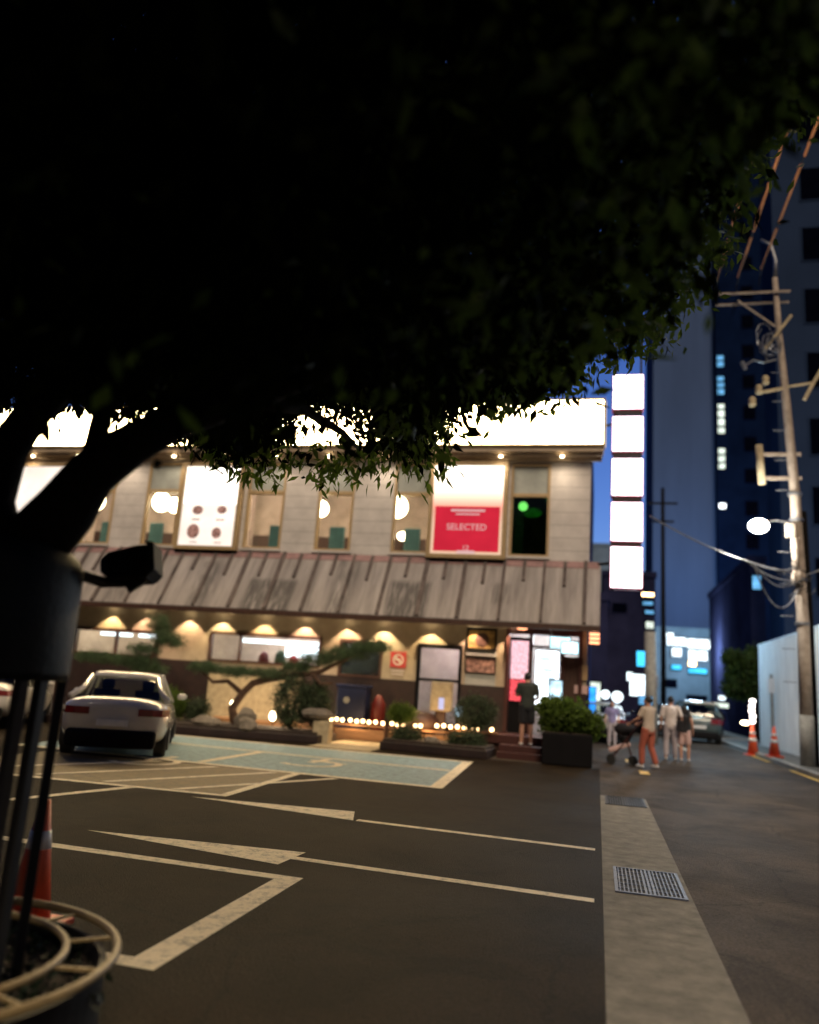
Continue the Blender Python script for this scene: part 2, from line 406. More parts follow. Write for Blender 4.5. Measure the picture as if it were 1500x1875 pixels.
def tag(o, label, cat, group=None):
    o['label'] = label; o['category'] = cat
    if group: o['group'] = group
    return o
def struct(o): o['kind'] = 'structure'; return o
def thing(name, label, cat, loc=(0, 0, 0), group=None):
    o = bpy.data.objects.new(name, None); C.objects.link(o); o.location = loc; o.empty_display_size = .2
    return tag(o, label, cat, group)
def copy_tree(o, parent=None):
    c = o.copy(); C.objects.link(c)
    if parent is not None: c.parent = parent
    for ch in list(o.children): copy_tree(ch, c)
    return c
def light(name, kind, loc, e, col, parent=None, rot=None, **kw):
    d = bpy.data.lights.new(name, kind); d.energy = e; d.color = col
    for k, v in kw.items(): setattr(d, k, v)
    o = bpy.data.objects.new(name, d); C.objects.link(o)
    off = Vector((0, 0, 0)); p = parent
    while p is not None: off += p.location; p = p.parent
    o.location = Vector(loc) - off
    if rot: o.rotation_euler = rot
    if parent is not None: o.parent = parent
    return o
def text(name, body, size, loc, m, parent, rot=(math.pi/2, 0, 0), ext=.004, align='CENTER'):
    cu = bpy.data.curves.new(name, 'FONT'); cu.body = body; cu.size = size; cu.extrude = ext; cu.align_x = align; cu.align_y = 'CENTER'
    t = bpy.data.objects.new('tmp', cu); C.objects.link(t)
    dg = bpy.context.evaluated_depsgraph_get(); me = bpy.data.meshes.new_from_object(t.evaluated_get(dg))
    bpy.data.objects.remove(t)
    me.materials.clear(); me.materials.append(M[m])
    o = bpy.data.objects.new(name, me); C.objects.link(o)
    off = Vector((0, 0, 0)); p = parent
    while p is not None: off += p.location; p = p.parent
    o.location = Vector(loc) - off; o.rotation_euler = rot; o.parent = parent
    return o
def leaves(centers, n, spread, size, seed=1, aspect=.5, droop=.0):
    """numpy leaf mesh: n folded leaves round each centre; returns verts, faces arrays"""
    r = np.random.default_rng(seed)
    c = np.repeat(np.asarray(centers, float), n, axis=0); k = len(c)
    sp = np.asarray(spread, float) if np.ndim(spread) else np.array([spread]*3)
    p = c + r.normal(0, 1, (k, 3)) * sp
    d = r.normal(0, 1, (k, 3)); d[:, 2] -= droop; d /= np.linalg.norm(d, axis=1)[:, None]
    u = np.cross(d, r.normal(0, 1, (k, 3))); u /= np.linalg.norm(u, axis=1)[:, None]
    L = size * r.uniform(.6, 1.3, k)[:, None]; W = L * aspect * .5
    nrm = np.cross(d, u)
    v = np.stack([p, p + d*L*.45 + u*W + nrm*W*.3, p + d*L, p + d*L*.45 - u*W + nrm*W*.3], 1).reshape(-1, 3)
    return v
def leaf_obj(name, v, m, parent=None, at=None):
    off = Vector((0, 0, 0)); p = parent
    while p is not None: off += p.location; p = p.parent
    if at is not None: off = Vector(at)
    v = v - np.array(off); k = len(v) // 4
    me = bpy.data.meshes.new(name); me.vertices.add(len(v)); me.vertices.foreach_set('co', v.astype(np.float32).ravel())
    q = np.arange(k) * 4
    loops = np.stack([q, q+1, q+2, q, q+2, q+3], 1).ravel().astype(np.int32)
    me.loops.add(len(loops)); me.loops.foreach_set('vertex_index', loops)
    me.polygons.add(2*k); me.polygons.foreach_set('loop_start', (np.arange(2*k)*3).astype(np.int32))
    me.update(calc_edges=True); me.validate()
    me.materials.append(M[m]); o = bpy.data.objects.new(name, me); C.objects.link(o)
    if parent is not None: o.parent = parent
    elif at is not None: o.location = off
    return o
def blob_pts(c, r, n, seed=0, shell=.55):
    g = np.random.default_rng(seed); d = g.normal(0, 1, (n, 3)); d /= np.linalg.norm(d, axis=1)[:, None]
    return np.array(c) + d * (g.uniform(shell, 1, n)[:, None] ** .5) * np.array(r)

# ================================================================== SETTING
struct(MB().flat([(-90, -30), (120, -30), (120, 260), (-90, 260)], 0).build('ground', 'asphalt'))
g = MB().flat([(.07, -4), (.80, -4), (.80, 14.45), (.07, 14.45)], .004)
struct(g.build('gutter_strip', 'concrete'))
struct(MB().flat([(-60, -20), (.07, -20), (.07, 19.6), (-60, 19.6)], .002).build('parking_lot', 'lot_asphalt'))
# low kerb with pavement on the far side of the road
struct(MB().box(5.28, 5.50, 18, 70, -.05, .12).build('road_kerb', 'kerb', bevel=.015))
struct(MB().box(5.50, 9.0, 18, 70, -.05, .10).build('pavement', 'concrete'))
yl = MB()
for a, b in ((-2, 6), (8, 16), (21.5, 24.6), (27.5, 31)): yl.flat([(5.12, a), (5.24, a), (5.24, b), (5.12, b)], .006)
yl.flat([(.95, 19.2), (1.16, 19.2), (1.16, 20.0), (.95, 20.0)], .006).flat([(.75, 22.4), (.93, 22.4), (.93, 23.3), (.75, 23.3)], .006)
struct(yl.build('yellow_road_line', 'yellow_paint'))
struct(MB().flat([(3.0, 30), (3.1, 30), (3.1, 36), (3.0, 36)], .006).build('white_road_line', 'white_paint'))
# parking bay lines
pk = MB(); z = .005
def line(pts): pk.flat(pts, z)
for y in (9.52, 7.26):
    y0 = y
    line([(-2.72, y0 - .06), (0.0, y0 - .21 - .02), (0.0, y0 - .10), (-2.72, y0 + .06)])
pk.flat([(-5.05, 9.86), (-2.75, 9.46), (-2.92, 10.08)], z + .001)
pk.flat([(-4.80, 7.32), (-2.66, 6.94), (-2.62, 7.52)], z + .001)
line([(-9, 6.66), (-2.30, 6.46), (-2.30, 6.60), (-9, 6.80)])
line([(-2.50, 4.30), (-2.30, 4.30), (-2.30, 6.46), (-2.50, 6.46)])
line([(-6, 4.30), (-2.50, 4.30), (-2.50, 4.44), (-6, 4.44)])
line([(-6.6, 8.3), (-6.45, 8.3), (-5.95, 10.2), (-6.1, 10.2)])
for y in (1.9, -.5): line([(-5, y), (0, y), (0, y + .12), (-5, y + .12)])
struct(pk.build('parking_bay_lines', 'white_paint'))
tanp = MB().flat([(-9.5, 9.95), (-4.75, 10.25), (-4.95, 13.35), (-9.5, 12.9)], .003)
struct(tanp.build('tan_paved_patch', 'tan_paint'))
hz = MB()
hz.flat([(-9.5, 9.85), (-4.70, 10.15), (-4.70, 10.29), (-9.5, 9.99)], .008)
for t in np.linspace(-8.8, -5.6, 4): hz.flat([(t, 10.3), (t + .14, 10.3), (t + 1.5, 13.1), (t + 1.36, 13.1)], .0075)
hz.flat([(-4.84, 10.29), (-4.70, 10.29), (-4.82, 13.3), (-4.96, 13.3)], .008)
struct(hz.build('hatched_walkway_lines', 'white_paint'))
struct(MB().flat([(-10.6, 13.42), (-2.6, 13.25), (-2.72, 18.25), (-10.6, 18.25)], .004).build('blue_parking_surface', 'blue_paint'))
bb = MB()
bb.flat([(-10.6, 13.34), (-2.40, 13.16), (-2.40, 13.34), (-10.6, 13.52)], .009)
bb.flat([(-2.62, 13.34), (-2.40, 13.34), (-2.66, 18.2), (-2.88, 18.2)], .009)
bb.flat([(-10.6, 18.15), (-2.66, 18.15), (-2.66, 18.35), (-10.6, 18.35)], .009)
bb.flat([(-10.6, 16.35), (-2.78, 15.95), (-2.78, 16.11), (-10.6, 16.51)], .010)
bb.flat([(-6.9, 13.52), (-6.74, 13.52), (-6.74, 16.2), (-6.9, 16.2)], .0095)
for cx, cy in ((-5.3, 15.0), (-7.55, 12.9)):     # wheelchair symbols
    n = 22; R1, R2 = .62, .48
    for i in range(n):
        a, b = -2.4 + 4.3*i/n, -2.4 + 4.3*(i+1)/n
        bb.flat([(cx + R1*math.cos(a), cy + R1*math.sin(a)), (cx + R1*math.cos(b), cy + R1*math.sin(b)),
                 (cx + R2*math.cos(b), cy + R2*math.sin(b)), (cx + R2*math.cos(a), cy + R2*math.sin(a))], .011)
    bb.flat([(cx - .1, cy + .1), (cx + .05, cy + .1), (cx + .12, cy + 1.0), (cx - .03, cy + 1.0)], .0115)
    bb.flat([(cx + .05, cy + .35), (cx + .6, cy + .3), (cx + .62, cy + .42), (cx + .06, cy + .48)], .0118)
struct(bb.build('accessible_bay_lines', 'white_paint'))

# drain covers in the concrete strip
def drain(x0, x1, y0, y1, label, m):
    t = thing('drain_cover', label, 'drain cover', ((x0+x1)/2, (y0+y1)/2, 0), 'drain covers set in the concrete strip')
    f = MB()
    f.box(x0, x1, y0, y0+.03, 0, .016).box(x0, x1, y1-.03, y1, 0, .016).box(x0, x0+.03, y0+.03, y1-.03, 0, .016).box(x1-.03, x1, y0+.03, y1-.03, 0, .016)
    f.build('frame', m, t)
    b = MB(); n = 15
    for i in range(n):
        x = x0 + .04 + (x1-x0-.10)*i/(n-1)
        wd = .012 if i not in (6, 7, 8) else .02
        b.box(x, x+wd, y0+.03, y1-.03, .006, .014)
    for k in range(1, 6): b.box(x0+.03, x1-.03, y0+(y1-y0)*k/6, y0+(y1-y0)*k/6+.008, .005, .0125)
    b.build('grating', m, t)
    MB().flat([(x0+.03, y0+.03), (x1-.03, y0+.03), (x1-.03, y1-.03), (x0+.03, y1-.03)], .0045).build('pit', 'dark', t)
drain(.17, .76, 7.48, 8.52, 'bright galvanised drain grate in the middle of the concrete strip', 'galv')
drain(.14, .76, 13.3, 14.4, 'dark iron drain cover at the far end of the concrete strip', 'black_metal')

# ================================================================== RESTAURANT
YF = 22.5
B = thing('restaurant_building', 'two storey cream restaurant with sloping metal awning and wide glowing fascia', 'building', (-10, YF, 0))
def wall_open(mb, x0, x1, z0, z1, y0, y1, ops):
    xs = sorted({x0, x1, *[v for o in ops for v in (max(x0, o[0]), min(x1, o[1]))]})
    zs = sorted({z0, z1, *[v for o in ops for v in (max(z0, o[2]), min(z1, o[3]))]})
    for i in range(len(xs)-1):
        for j in range(len(zs)-1):
            cx, cz = (xs[i]+xs[i+1])/2, (zs[j]+zs[j+1])/2
            if not any(o[0] < cx < o[1] and o[2] < cz < o[3] for o in ops):
                mb.box(xs[i], xs[i+1], y0, y1, zs[j], zs[j+1])
UPW = [(-19.0, -17.9), (-16.65, -15.5), (-14.35, -13.15), (-10.8, -9.55), (-8.45, -7.3), (-6.05, -4.85), (-2.55, -1.42)]
ups = [(a, b, 5.36, 8.10) for a, b in UPW]
m = MB(); wall_open(m, -21, -.3, 5.2, 8.5, YF, YF+.25, ups)
m.build('upper_wall', 'cream', B)
LO = [(-16.2, -13.2, 1.85, 2.68), (-11.5, -7.92, 1.88, 2.78), (-7.35, -6.05, 1.70, 2.76), (-5.02, -3.72, .5, 2.76), (-2.5, -.45, .5, 3.3), (-20.4, -16.5, .25, 1.5)]
m = MB(); wall_open(m, -21, -.3, 1.55, 5.2, YF+.01, YF+.25, LO)
m.build('lower_wall', 'cream_low', B)
for xa, xb in ((-21, -11.4), (-8.4, -.3)):
    m = MB(); wall_open(m, xa, xb, 0, 1.55, YF-.04, YF+.25, [o for o in LO if o[0] >= xa and o[1] <= xb])
    m.build('dark_plinth', 'brown_base', B)
MB().box(-11.4, -8.4, YF, YF+.25, 0, 1.55).build('pale_plinth', 'stone_pale', B)
sh = MB()
sh.box(-21, -20.8, YF+.25, 34, 0, 9.9).box(-.5, -.3, YF+.25, 34, 0, 9.9).box(-21, -.3, 34, 34.2, 0, 9.9).box(-21, -.3, YF+.3, 34.2, 9.9, 10.0)
sh.box(-21, -.3, YF, YF+.25, 8.5, 9.9)
sh.build('side_and_rear_walls', 'bld_purple', B)
MB().box(-20.8, -.5, YF+.25, 34, 4.0, 4.3).build('floor_slab', 'interior', B)
MB().box(-20.8, -.5, YF+.25, 34, 8.3, 8.42).build('ceiling', 'interior', B)
MB().box(-20.8, -2.6, 27.0, 27.1, 4.3, 8.3).build('upstairs_partition', 'interior', B)
MB().box(-20.8, -.5, 26.0, 26.1, .02, 4.0).build('downstairs_partition', 'interior_pale', B)
MB().box(-2.95, -2.85, YF+.25, 27, 4.3, 8.3).build('inner_wall', 'interior', B)
MB().box(-20.8, -2.96, 26.93, 26.995, 4.31, 6.6).build('wainscot', 'dark_wood', B)
for xq in (-18.6, -12.2, -7.0, -4.0): MB().box(xq-.18, xq+.18, 25.4, 25.8, 4.31, 8.29).build('column', 'interior_pale', B)
# upper windows
for k, (a, b) in enumerate(UPW):
    fr = MB(); y0, y1 = YF-.03, YF+.12
    fr.box(a, a+.07, y0, y1, 5.36, 8.10).box(b-.07, b, y0, y1, 5.36, 8.10).box(a+.07, b-.07, y0, y1, 8.02, 8.10)
    fr.box(a+.07, b-.07, y0, y1, 5.36, 5.42).box(a+.07, b-.07, y0-.02, y1, 7.10, 7.20)
    fo = fr.build('window', 'tan_frame', B)
    MB().box(a-.05, b+.05, YF-.10, YF-.03, 5.29, 5.36).build('sill', 'cream', fo)
    MB().box(a+.07, b-.07, YF+.04, YF+.07, 7.20, 8.02).build('transom', 'frost', fo)
    MB().box(a+.07, b-.07, YF+.05, YF+.062, 5.42, 7.10).build('pane', 'green_glass' if k == 6 else 'glass', fo)
# cornice with small down lamps
cn = MB().box(-21.1, .05, YF-.42, YF, 8.36, 8.50).box(-21.1, .02, YF-.30, YF, 8.26, 8.36).box(-21.1, 0, YF-.12, YF-.002, 8.16, 8.26)
cn.build('cornice', 'cornice', B)
for i in range(12):
    x = -1.1 - 1.75*i
    d = MB().sphere((x, YF-.36, 8.22), .05, 10, 6, (1, 1, .6)).build('cornice_lamp', 'lamp_warm', B, smooth=True)
    light('cornice_spot', 'SPOT', (x, YF-.55, 8.1), 34, (1, .80, .58), B, rot=(RD(12), 0, 0), spot_size=RD(150), spot_blend=1, shadow_soft_size=.08)
# awning
aw = MB(); A0, A1 = (YF-.02, 5.26), (21.3, 3.42)
n = 60
for th, off in ((0, 0),):
    vs = []; fs = []
    for i in range(n+1):
        x = -21.2 + (21.2+.02)*i/n
        for (y, z_) in (A0, A1, (A1[0], A1[1]-.05), (A0[0], A0[1]-.05)): vs.append((x, y, z_))
    for i in range(n):
        for j in range(4): fs.append((4*i+j, 4*i+(j+1) % 4, 4*i+4+(j+1) % 4, 4*i+4+j))
    fs += [(0, 3, 2, 1), (4*n, 4*n+1, 4*n+2, 4*n+3)]
    aw.add(vs, fs)
awo = aw.build('awning', 'awning', B)
sd = Vector((0, A1[0]-A0[0], A1[1]-A0[1])); nn = Vector((0, sd.z, -sd.y)).normalized() * -1
if nn.y > 0: nn = -nn
def on_slope(x, t, h): return Vector((x, A0[0], A0[1])) + sd*t + nn*h
for k in range(19):
    x = -.38 - 1.12*k
    bt = MB(); bt.obox(on_slope(x, .5, .028), (.05 + .012*math.sin(k*5), 0, 0), sd*.498, nn*.03); bt.build('batten', 'batten', awo)
    st = MB(); x2 = x - .56; L = .17 + .05*random.random()
    st.obox(on_slope(x2, L+.02, .03), (.045, 0, 0), sd*L, nn*.03); st.build('bracket', 'batten', awo)
MB().obox(on_slope(-10.6, .06, .008), (10.58, 0, 0), sd*.055, nn*.006).build('flashing_strip', 'flashing', awo)
MB().box(-21.2, .03, A1[0]-.03, A1[0]+.06, A1[1]-.17, A1[1]-.03).build('gutter', 'dark_wood', awo)
MB().box(-21.1, -.3, A1[0]+.06, YF+.01, 3.40, 3.44).build('soffit', 'dark_wood', B)
se = MB().add([(-.02, A1[0], 3.3), (-.02, YF, 3.3), (-.02, YF, 5.2), (.0, A1[0], 3.3), (.0, YF, 3.3), (.0, YF, 5.2)], [(0, 1, 2), (3, 5, 4), (0, 3, 4, 1), (1, 4, 5, 2), (2, 5, 3, 0)])
se.build('awning_end', 'brown_base', B)
# soffit spot lamps
SX = [-18.9, -17.7, -15.1 + .1, -13.75, -12.3, -11.1, -9.75, -8.45, -7.15, -5.95, -4.65, -3.35, -2.4]
for i, x in enumerate(SX):
    x += random.uniform(-.08, .08)
    o = MB().sphere((x, YF-.20, 3.37), .045, 10, 6).build('soffit_lamp', 'lamp_warm', B, smooth=True)
    cc = ((1, .66, .40), (1, .76, .42), (1, .70, .36), (1, .62, .42))[(i*5) % 4]
    light('soffit_spot', 'SPOT', (x, YF-.30, 3.30), 135, cc, B, rot=(RD(6), 0, 0), spot_size=RD(92), spot_blend=.3, shadow_soft_size=.02)
# ground floor windows
def frame_box(a, b, z0, z1, t=.07, y0=YF-.05, y1=YF+.1):
    return MB().box(a, a+t, y0, y1, z0, z1).box(b-t, b, y0, y1, z0, z1).box(a+t, b-t, y0, y1, z1-t*1.3, z1).box(a+t, b-t, y0, y1, z0, z0+t)
for (a, b, z0, z1), mul in zip(LO[:3] + LO[5:], ([-14.7], [-10.5], [], [-19.1, -17.8])):
    f = frame_box(a, b, z0, z1)
    for x in mul: f.box(x-.03, x+.03, YF-.045, YF+.09, z0+.07, z1-.09)
    fo = f.build('shop_window', 'dark_wood', B)
    MB().box(a+.07, b-.07, YF+.03, YF+.042, z0+.07, z1-.09).build('pane', 'dark_glass' if z0 == 1.70 else 'glass', fo)
# door
f = frame_box(-5.02, -3.72, .5, 2.76, .09).box(-4.93, -3.81, YF-.045, YF+.09, 1.72, 1.80).box(-4.40, -4.33, YF-.045, YF+.09, .57, 1.72)
do = f.build('door', 'dark', B)
MB().box(-4.93, -3.81, YF+.03, YF+.042, .57, 1.72).box(-4.93, -3.81, YF+.03, YF+.042, 1.80, 2.64).build('pane', 'glass', do)
MB().tube([(-4.48, YF-.11, 1.0), (-4.48, YF-.11, 1.5)], .018, 8).build('handle', 'grey_metal', do)
# entrance opening frame
f = MB()
for x in (-2.5, -1.86, -1.0, -.52): f.box(x, x+.10, YF-.10, YF+.12, .5, 3.3)
f.box(-2.40, -.42, YF-.095, YF+.11, 3.18, 3.36).box(-1.76, -1.0, YF-.09, YF+.1, 2.82, 2.88)
f.build('entrance_frame', 'red_wood', B)
MB().box(-.95, -.40, YF-.02, YF+.2, .5, 2.62).build('entrance_panel', 'dark_wood', B)
MB().box(-3.1, -.3, 20.9, YF-.05, .3, .5).build('porch_floor', 'red_wood', B)
for k in range(2): MB().box(-2.35, -1.15, 20.0 + .3*k, 20.9 + .003*k, .0, .15 + .15*k).build('step', 'red_wood', B)
MB().box(-11, -3.1, 21.6, YF-.05, 0, .30).build('terrace', 'deck', B)

# interior lamps
def room_light(x, y, z, e, col): light('room_light', 'POINT', (x, y, z), e, col, B, shadow_soft_size=.15)
for x in (-19.5, -15.5, -11.5, -7.5, -4.2): room_light(x, 23.9, 7.7, 135, (1, .72, .55))
room_light(-1.6, 24.5, 7.6, 10, (.5, 1, .5))
for x, c in ((-18.2, (1, .82, .6)), (-14.7, (1, .8, .55)), (-10.2, (1, .86, .78)), (-8.6, (1, .86, .8)), (-4.4, (.9, .7, .75)), (-1.4, (.8, .9, 1))): room_light(x, 24.6, 3.2, 130, c)
PG = 'globe lamps hanging behind the upper windows'
for x, z_, r, lab in ((-16.9, 7.03, .30, 'round glowing globe lamp behind the upper window right of the forked trunk'),
                   (-14.4, 7.02, .30, 'large glowing globe lamp in the window left of the white dish poster'),
                   (-13.9, 6.92, .24, 'smaller glowing globe lamp overlapping the bigger one left of the white poster'),
                   (-8.70, 6.88, .24, 'narrow glowing globe lamp in the window with dark transom above hanging leaves'),
                   (-6.18, 6.98, .32, 'big glowing globe lamp in the window just left of the red poster')):
    t = thing('pendant_lamp', lab, 'lamp', (x, 23.5, z_-r), PG)
    MB().sphere((x, 23.5, z_), r, 16, 12, (1, 1, 1.1)).build('globe', 'lamp_warm', t, smooth=True)
    MB().tube([(x, 23.5, z_+r*1.05), (x, 23.5, 8.3)], .01, 6).build('cord', 'dark', t)
t = thing('table_lamp', 'small glowing dome lamp low in the window left of the red poster', 'lamp', (-5.9, 23.6, 5.45))
MB().sphere((-5.95, 23.5, 6.05), .17, 14, 8, (1, 1, .8)).build('lamp_shade', 'lamp_warm', t, smooth=True)
MB().tube([(-5.95, 23.5, 5.0), (-5.95, 23.5, 5.9)], .02, 6).build('stem', 'dark', t)
t = thing('green_lamp', 'green glowing lamp behind the dark green window right of the red poster', 'lamp', (-2.3, 23.9, 7.1))
MB().sphere((-2.32, 23.9, 7.15), .14, 12, 8).build('bulb', emat('green_bulb', (.6, 1, .25), 8), t, smooth=True)
MB().sphere((-2.05, 24.1, 7.0), .24, 12, 8, (1.2, 1, .6)).build('lamp_shade', emat('green_shade', (.05, .45, .02), .5, .6, 5), t, smooth=True)
MB().tube([(-2.32, 23.9, 7.3), (-2.32, 23.9, 8.3)], .01, 6).build('cord', 'dark', t)
for x, z_, r in ((-5.15, 6.55, .05), (-4.95, 6.42, .05)):
    tag(MB().sphere((x, 23.8, z_), r, 10, 6, (1.4, 1, .8)).build('spotlight', 'lamp_warm', at=(x, 23.8, z_), smooth=True),
        'tiny bright ceiling spot behind the window beside the red poster, ' + ('upper' if z_ > 6.5 else 'lower') + ' of two', 'lamp', 'tiny spots behind the window by the red poster')
# teal high-backed chairs behind the sills
for x, lab in ((-16.0, 'window under the round globe, right of the tree trunk'), (-14.2, 'window left of the white dish poster'), (-9.95, 'window right of the white dish poster'), (-7.95, 'window under the hanging leaves'), (-5.55, 'window left of the red poster')):
    t = thing('chair', 'teal chair back in the ' + lab, 'chair', (x, 23.15, 4.3), 'teal chairs at the upper windows')
    bk = MB().box(x-.25, x+.25, 23.05, 23.14, 4.85, 6.22)
    bk.build('backrest', 'teal', t, bevel=.04)
    MB().box(x-.24, x+.24, 23.15, 23.6, 4.72, 4.84).build('seat', 'teal', t, bevel=.03)
    for dx in (-.2, .2):
        for dy in (23.10, 23.55): MB().tube([(x+dx, dy, 4.3), (x+dx, dy, 4.73)], .018, 6).build('leg', 'dark', t)
# downstairs things seen through the windows
for a, b, lab in ((-15.9, -14.9, 'left'), (-14.5, -13.6, 'right')):
    tag(MB().box(a, b, 23.4, 23.7, 2.50, 2.60).build('ceiling_light', 'white_cool', at=((a+b)/2, 23.5, 2.5)), f'bright ceiling panel in the far left ground floor window, {lab} half', 'ceiling light', 'ceiling panels downstairs')
tag(MB().box(-11.0, -8.1, 23.6, 24.0, 2.55, 2.66).build('ceiling_light', 'white_cool', at=(-9.7, 23.8, 2.55)), 'long white ceiling light in the wide ground floor window behind the pine', 'ceiling light', 'ceiling panels downstairs')
tag(MB().box(-9.6, -8.5, 23.9, 24.0, 2.18, 2.5).build('menu_lightbox', 'white_cool', at=(-9, 23.9, 2.2)), 'white lit menu box inside the wide ground floor window', 'lightbox')
for x, mm, lab, h in ((-10.3, 'plastic_red', 'red dispenser inside the wide window beside its mullion', .5), (-9.75, 'bush', 'green potted plant inside the wide window', .6), (-9.3, 'notice_red', 'small pinkish red canister inside the wide window, right of the plant', .4)):
    t = MB(); t.ell([(x, 23.9, 1.0, .2, .15), (x, 23.9, 1.9, .2, .15), (x, 23.9, 1.95+h*.5, .15, .12), (x, 23.9, 2.0+h*.6, .06, .06)])
    tag(t.build('canister' if mm != 'bush' else 'potted_plant', mm, at=(x, 23.9, 1.0), smooth=True), lab, 'container' if mm != 'bush' else 'plant')

# --- fascia sign
F = thing('fascia_sign', 'long blazing white fascia sign box across the top of the restaurant', 'sign', (-10, YF-.3, 8.5))
MB().box(-20.8, .02, YF-.46, YF-.44, 8.56, 9.86).build('light_panel', 'sign_glow', F)
fb = MB().box(-20.86, .08, YF-.44, YF-.002, 8.505, 9.92).box(-20.86, .08, YF-.49, YF-.44, 9.86, 9.92).box(-20.86, .08, YF-.49, YF-.44, 8.505, 8.56).box(.02, .08, YF-.49, YF-.44, 8.56, 9.86)
fb.build('frame', 'tan_frame', F)
MB().box(.082, .10, YF-.40, YF-.05, 8.56, 9.86).build('end_panel', emat('end_glow', (1, .75, .4), 1.2), F)
# --- posters
def poster(x0, x1, z0, z1, lab, glow, fill=None):
    t = thing('poster_lightbox', lab, 'poster', ((x0+x1)/2, YF-.2, z0), 'framed lit posters on the upper wall')
    f = MB(); y0, y1 = YF-.26, YF-.005; tk = .12
    f.box(x0, x0+tk, y0, y1, z0, z1).box(x1-tk, x1, y0, y1, z0, z1).box(x0+tk, x1-tk, y0, y1, z0, z0+tk).box(x0+tk, x1-tk, y0, y1, z1-tk, z1)
    f.build('frame', 'tan_frame', t, bevel=.01)
    MB().box(x0-.02, x1+.02, YF-.14, YF-.004, z0-.07, z0-.002).build('shadow_rail', 'dark', t)
    MB().box(x0+tk, x1-tk, YF-.20, YF-.18, z0+tk, z1-tk).build('panel', glow, t)
    return t
P0 = poster(-19.75, -17.15, 5.45, 8.02, 'plain glowing white poster seen through the fork of the tree at far left', 'poster_glow2')
P1 = poster(-13.02, -10.92, 5.25, 8.05, 'white lit poster with four small brown dishes', 'poster_glow2')
MB().box(-12.88, -11.06, YF-.208, YF-.201, 6.7, 7.9).build('bright_half', 'poster_glow', P1)
def disc(mb, cx, cz, r, y0, y1, n=18, sq=1): 
    ring = [(cx + r*math.cos(2*math.pi*i/n), cz + r*sq*math.sin(2*math.pi*i/n)) for i in range(n)]
    mb.add([(x, y0, z_) for x, z_ in ring] + [(x, y1, z_) for x, z_ in ring], [tuple(range(n)), tuple(reversed(range(n, 2*n)))] + [(i, n+i, n+(i+1) % n, (i+1) % n) for i in range(n)])
for cx, cz, r in ((-12.35, 6.50, .18), (-11.52, 6.52, .16), (-12.42, 5.82, .21), (-11.62, 5.78, .16)):
    d = MB(); disc(d, cx, cz, r, YF-.222, YF-.205, sq=.8 if cz > 6 else 1.1); d.build('dish_picture', 'ink_brown', P1)
for cx in (-12.38, -11.55):
    MB().box(cx-.14, cx+.14, YF-.212, YF-.203, 6.18, 6.22).build('caption_line', 'ink_brown', P1)
    MB().box(cx-.12, cx+.12, YF-.212, YF-.203, 5.46, 5.49).build('caption_line', 'ink_brown', P1)
def fade_panel():  # pink low down, paler and stronger towards the top
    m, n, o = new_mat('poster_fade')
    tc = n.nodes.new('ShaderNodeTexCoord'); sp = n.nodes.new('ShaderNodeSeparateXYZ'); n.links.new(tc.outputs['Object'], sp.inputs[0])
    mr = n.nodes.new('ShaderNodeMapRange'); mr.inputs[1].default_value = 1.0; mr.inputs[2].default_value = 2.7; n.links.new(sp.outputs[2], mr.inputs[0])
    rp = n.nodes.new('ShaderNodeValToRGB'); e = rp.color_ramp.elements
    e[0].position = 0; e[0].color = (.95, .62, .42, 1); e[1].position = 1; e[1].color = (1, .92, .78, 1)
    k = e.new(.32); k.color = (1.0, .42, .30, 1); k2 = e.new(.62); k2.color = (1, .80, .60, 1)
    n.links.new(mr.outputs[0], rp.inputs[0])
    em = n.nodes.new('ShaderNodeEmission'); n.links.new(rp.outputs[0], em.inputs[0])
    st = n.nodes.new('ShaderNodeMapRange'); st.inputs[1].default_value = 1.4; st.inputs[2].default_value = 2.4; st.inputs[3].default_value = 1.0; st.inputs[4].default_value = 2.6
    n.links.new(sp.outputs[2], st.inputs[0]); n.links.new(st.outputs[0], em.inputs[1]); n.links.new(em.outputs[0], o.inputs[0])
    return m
M['poster_fade'] = fade_panel()
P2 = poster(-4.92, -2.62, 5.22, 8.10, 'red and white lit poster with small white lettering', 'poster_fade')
MB().box(-4.72, -2.82, YF-.212, YF-.202, 5.42, 6.75).build('red_field', 'poster_red', P2)
text('lettering', 'SELECTED', .26, (-3.77, YF-.214, 6.13), 'ink_white', P2)
text('lettering', '12', .2, (-3.77, YF-.214, 5.52), 'ink_white', P2)
d = MB().box(-4.25, -3.25, YF-.218, YF-.213, 6.60, 6.66).box(-4.1, -3.4, YF-.218, YF-.213, 6.50, 6.54).box(-4.02, -3.5, YF-.216, YF-.213, 5.36, 5.45)
d.build('lettering_bar', 'ink_white', P2)
light('poster_spill', 'AREA', (-3.77, YF-.6, 7.3), 5, (1, .85, .65), P2, rot=(RD(-90), 0, 0), shape='RECTANGLE', size=1.6, size_y=1.2)

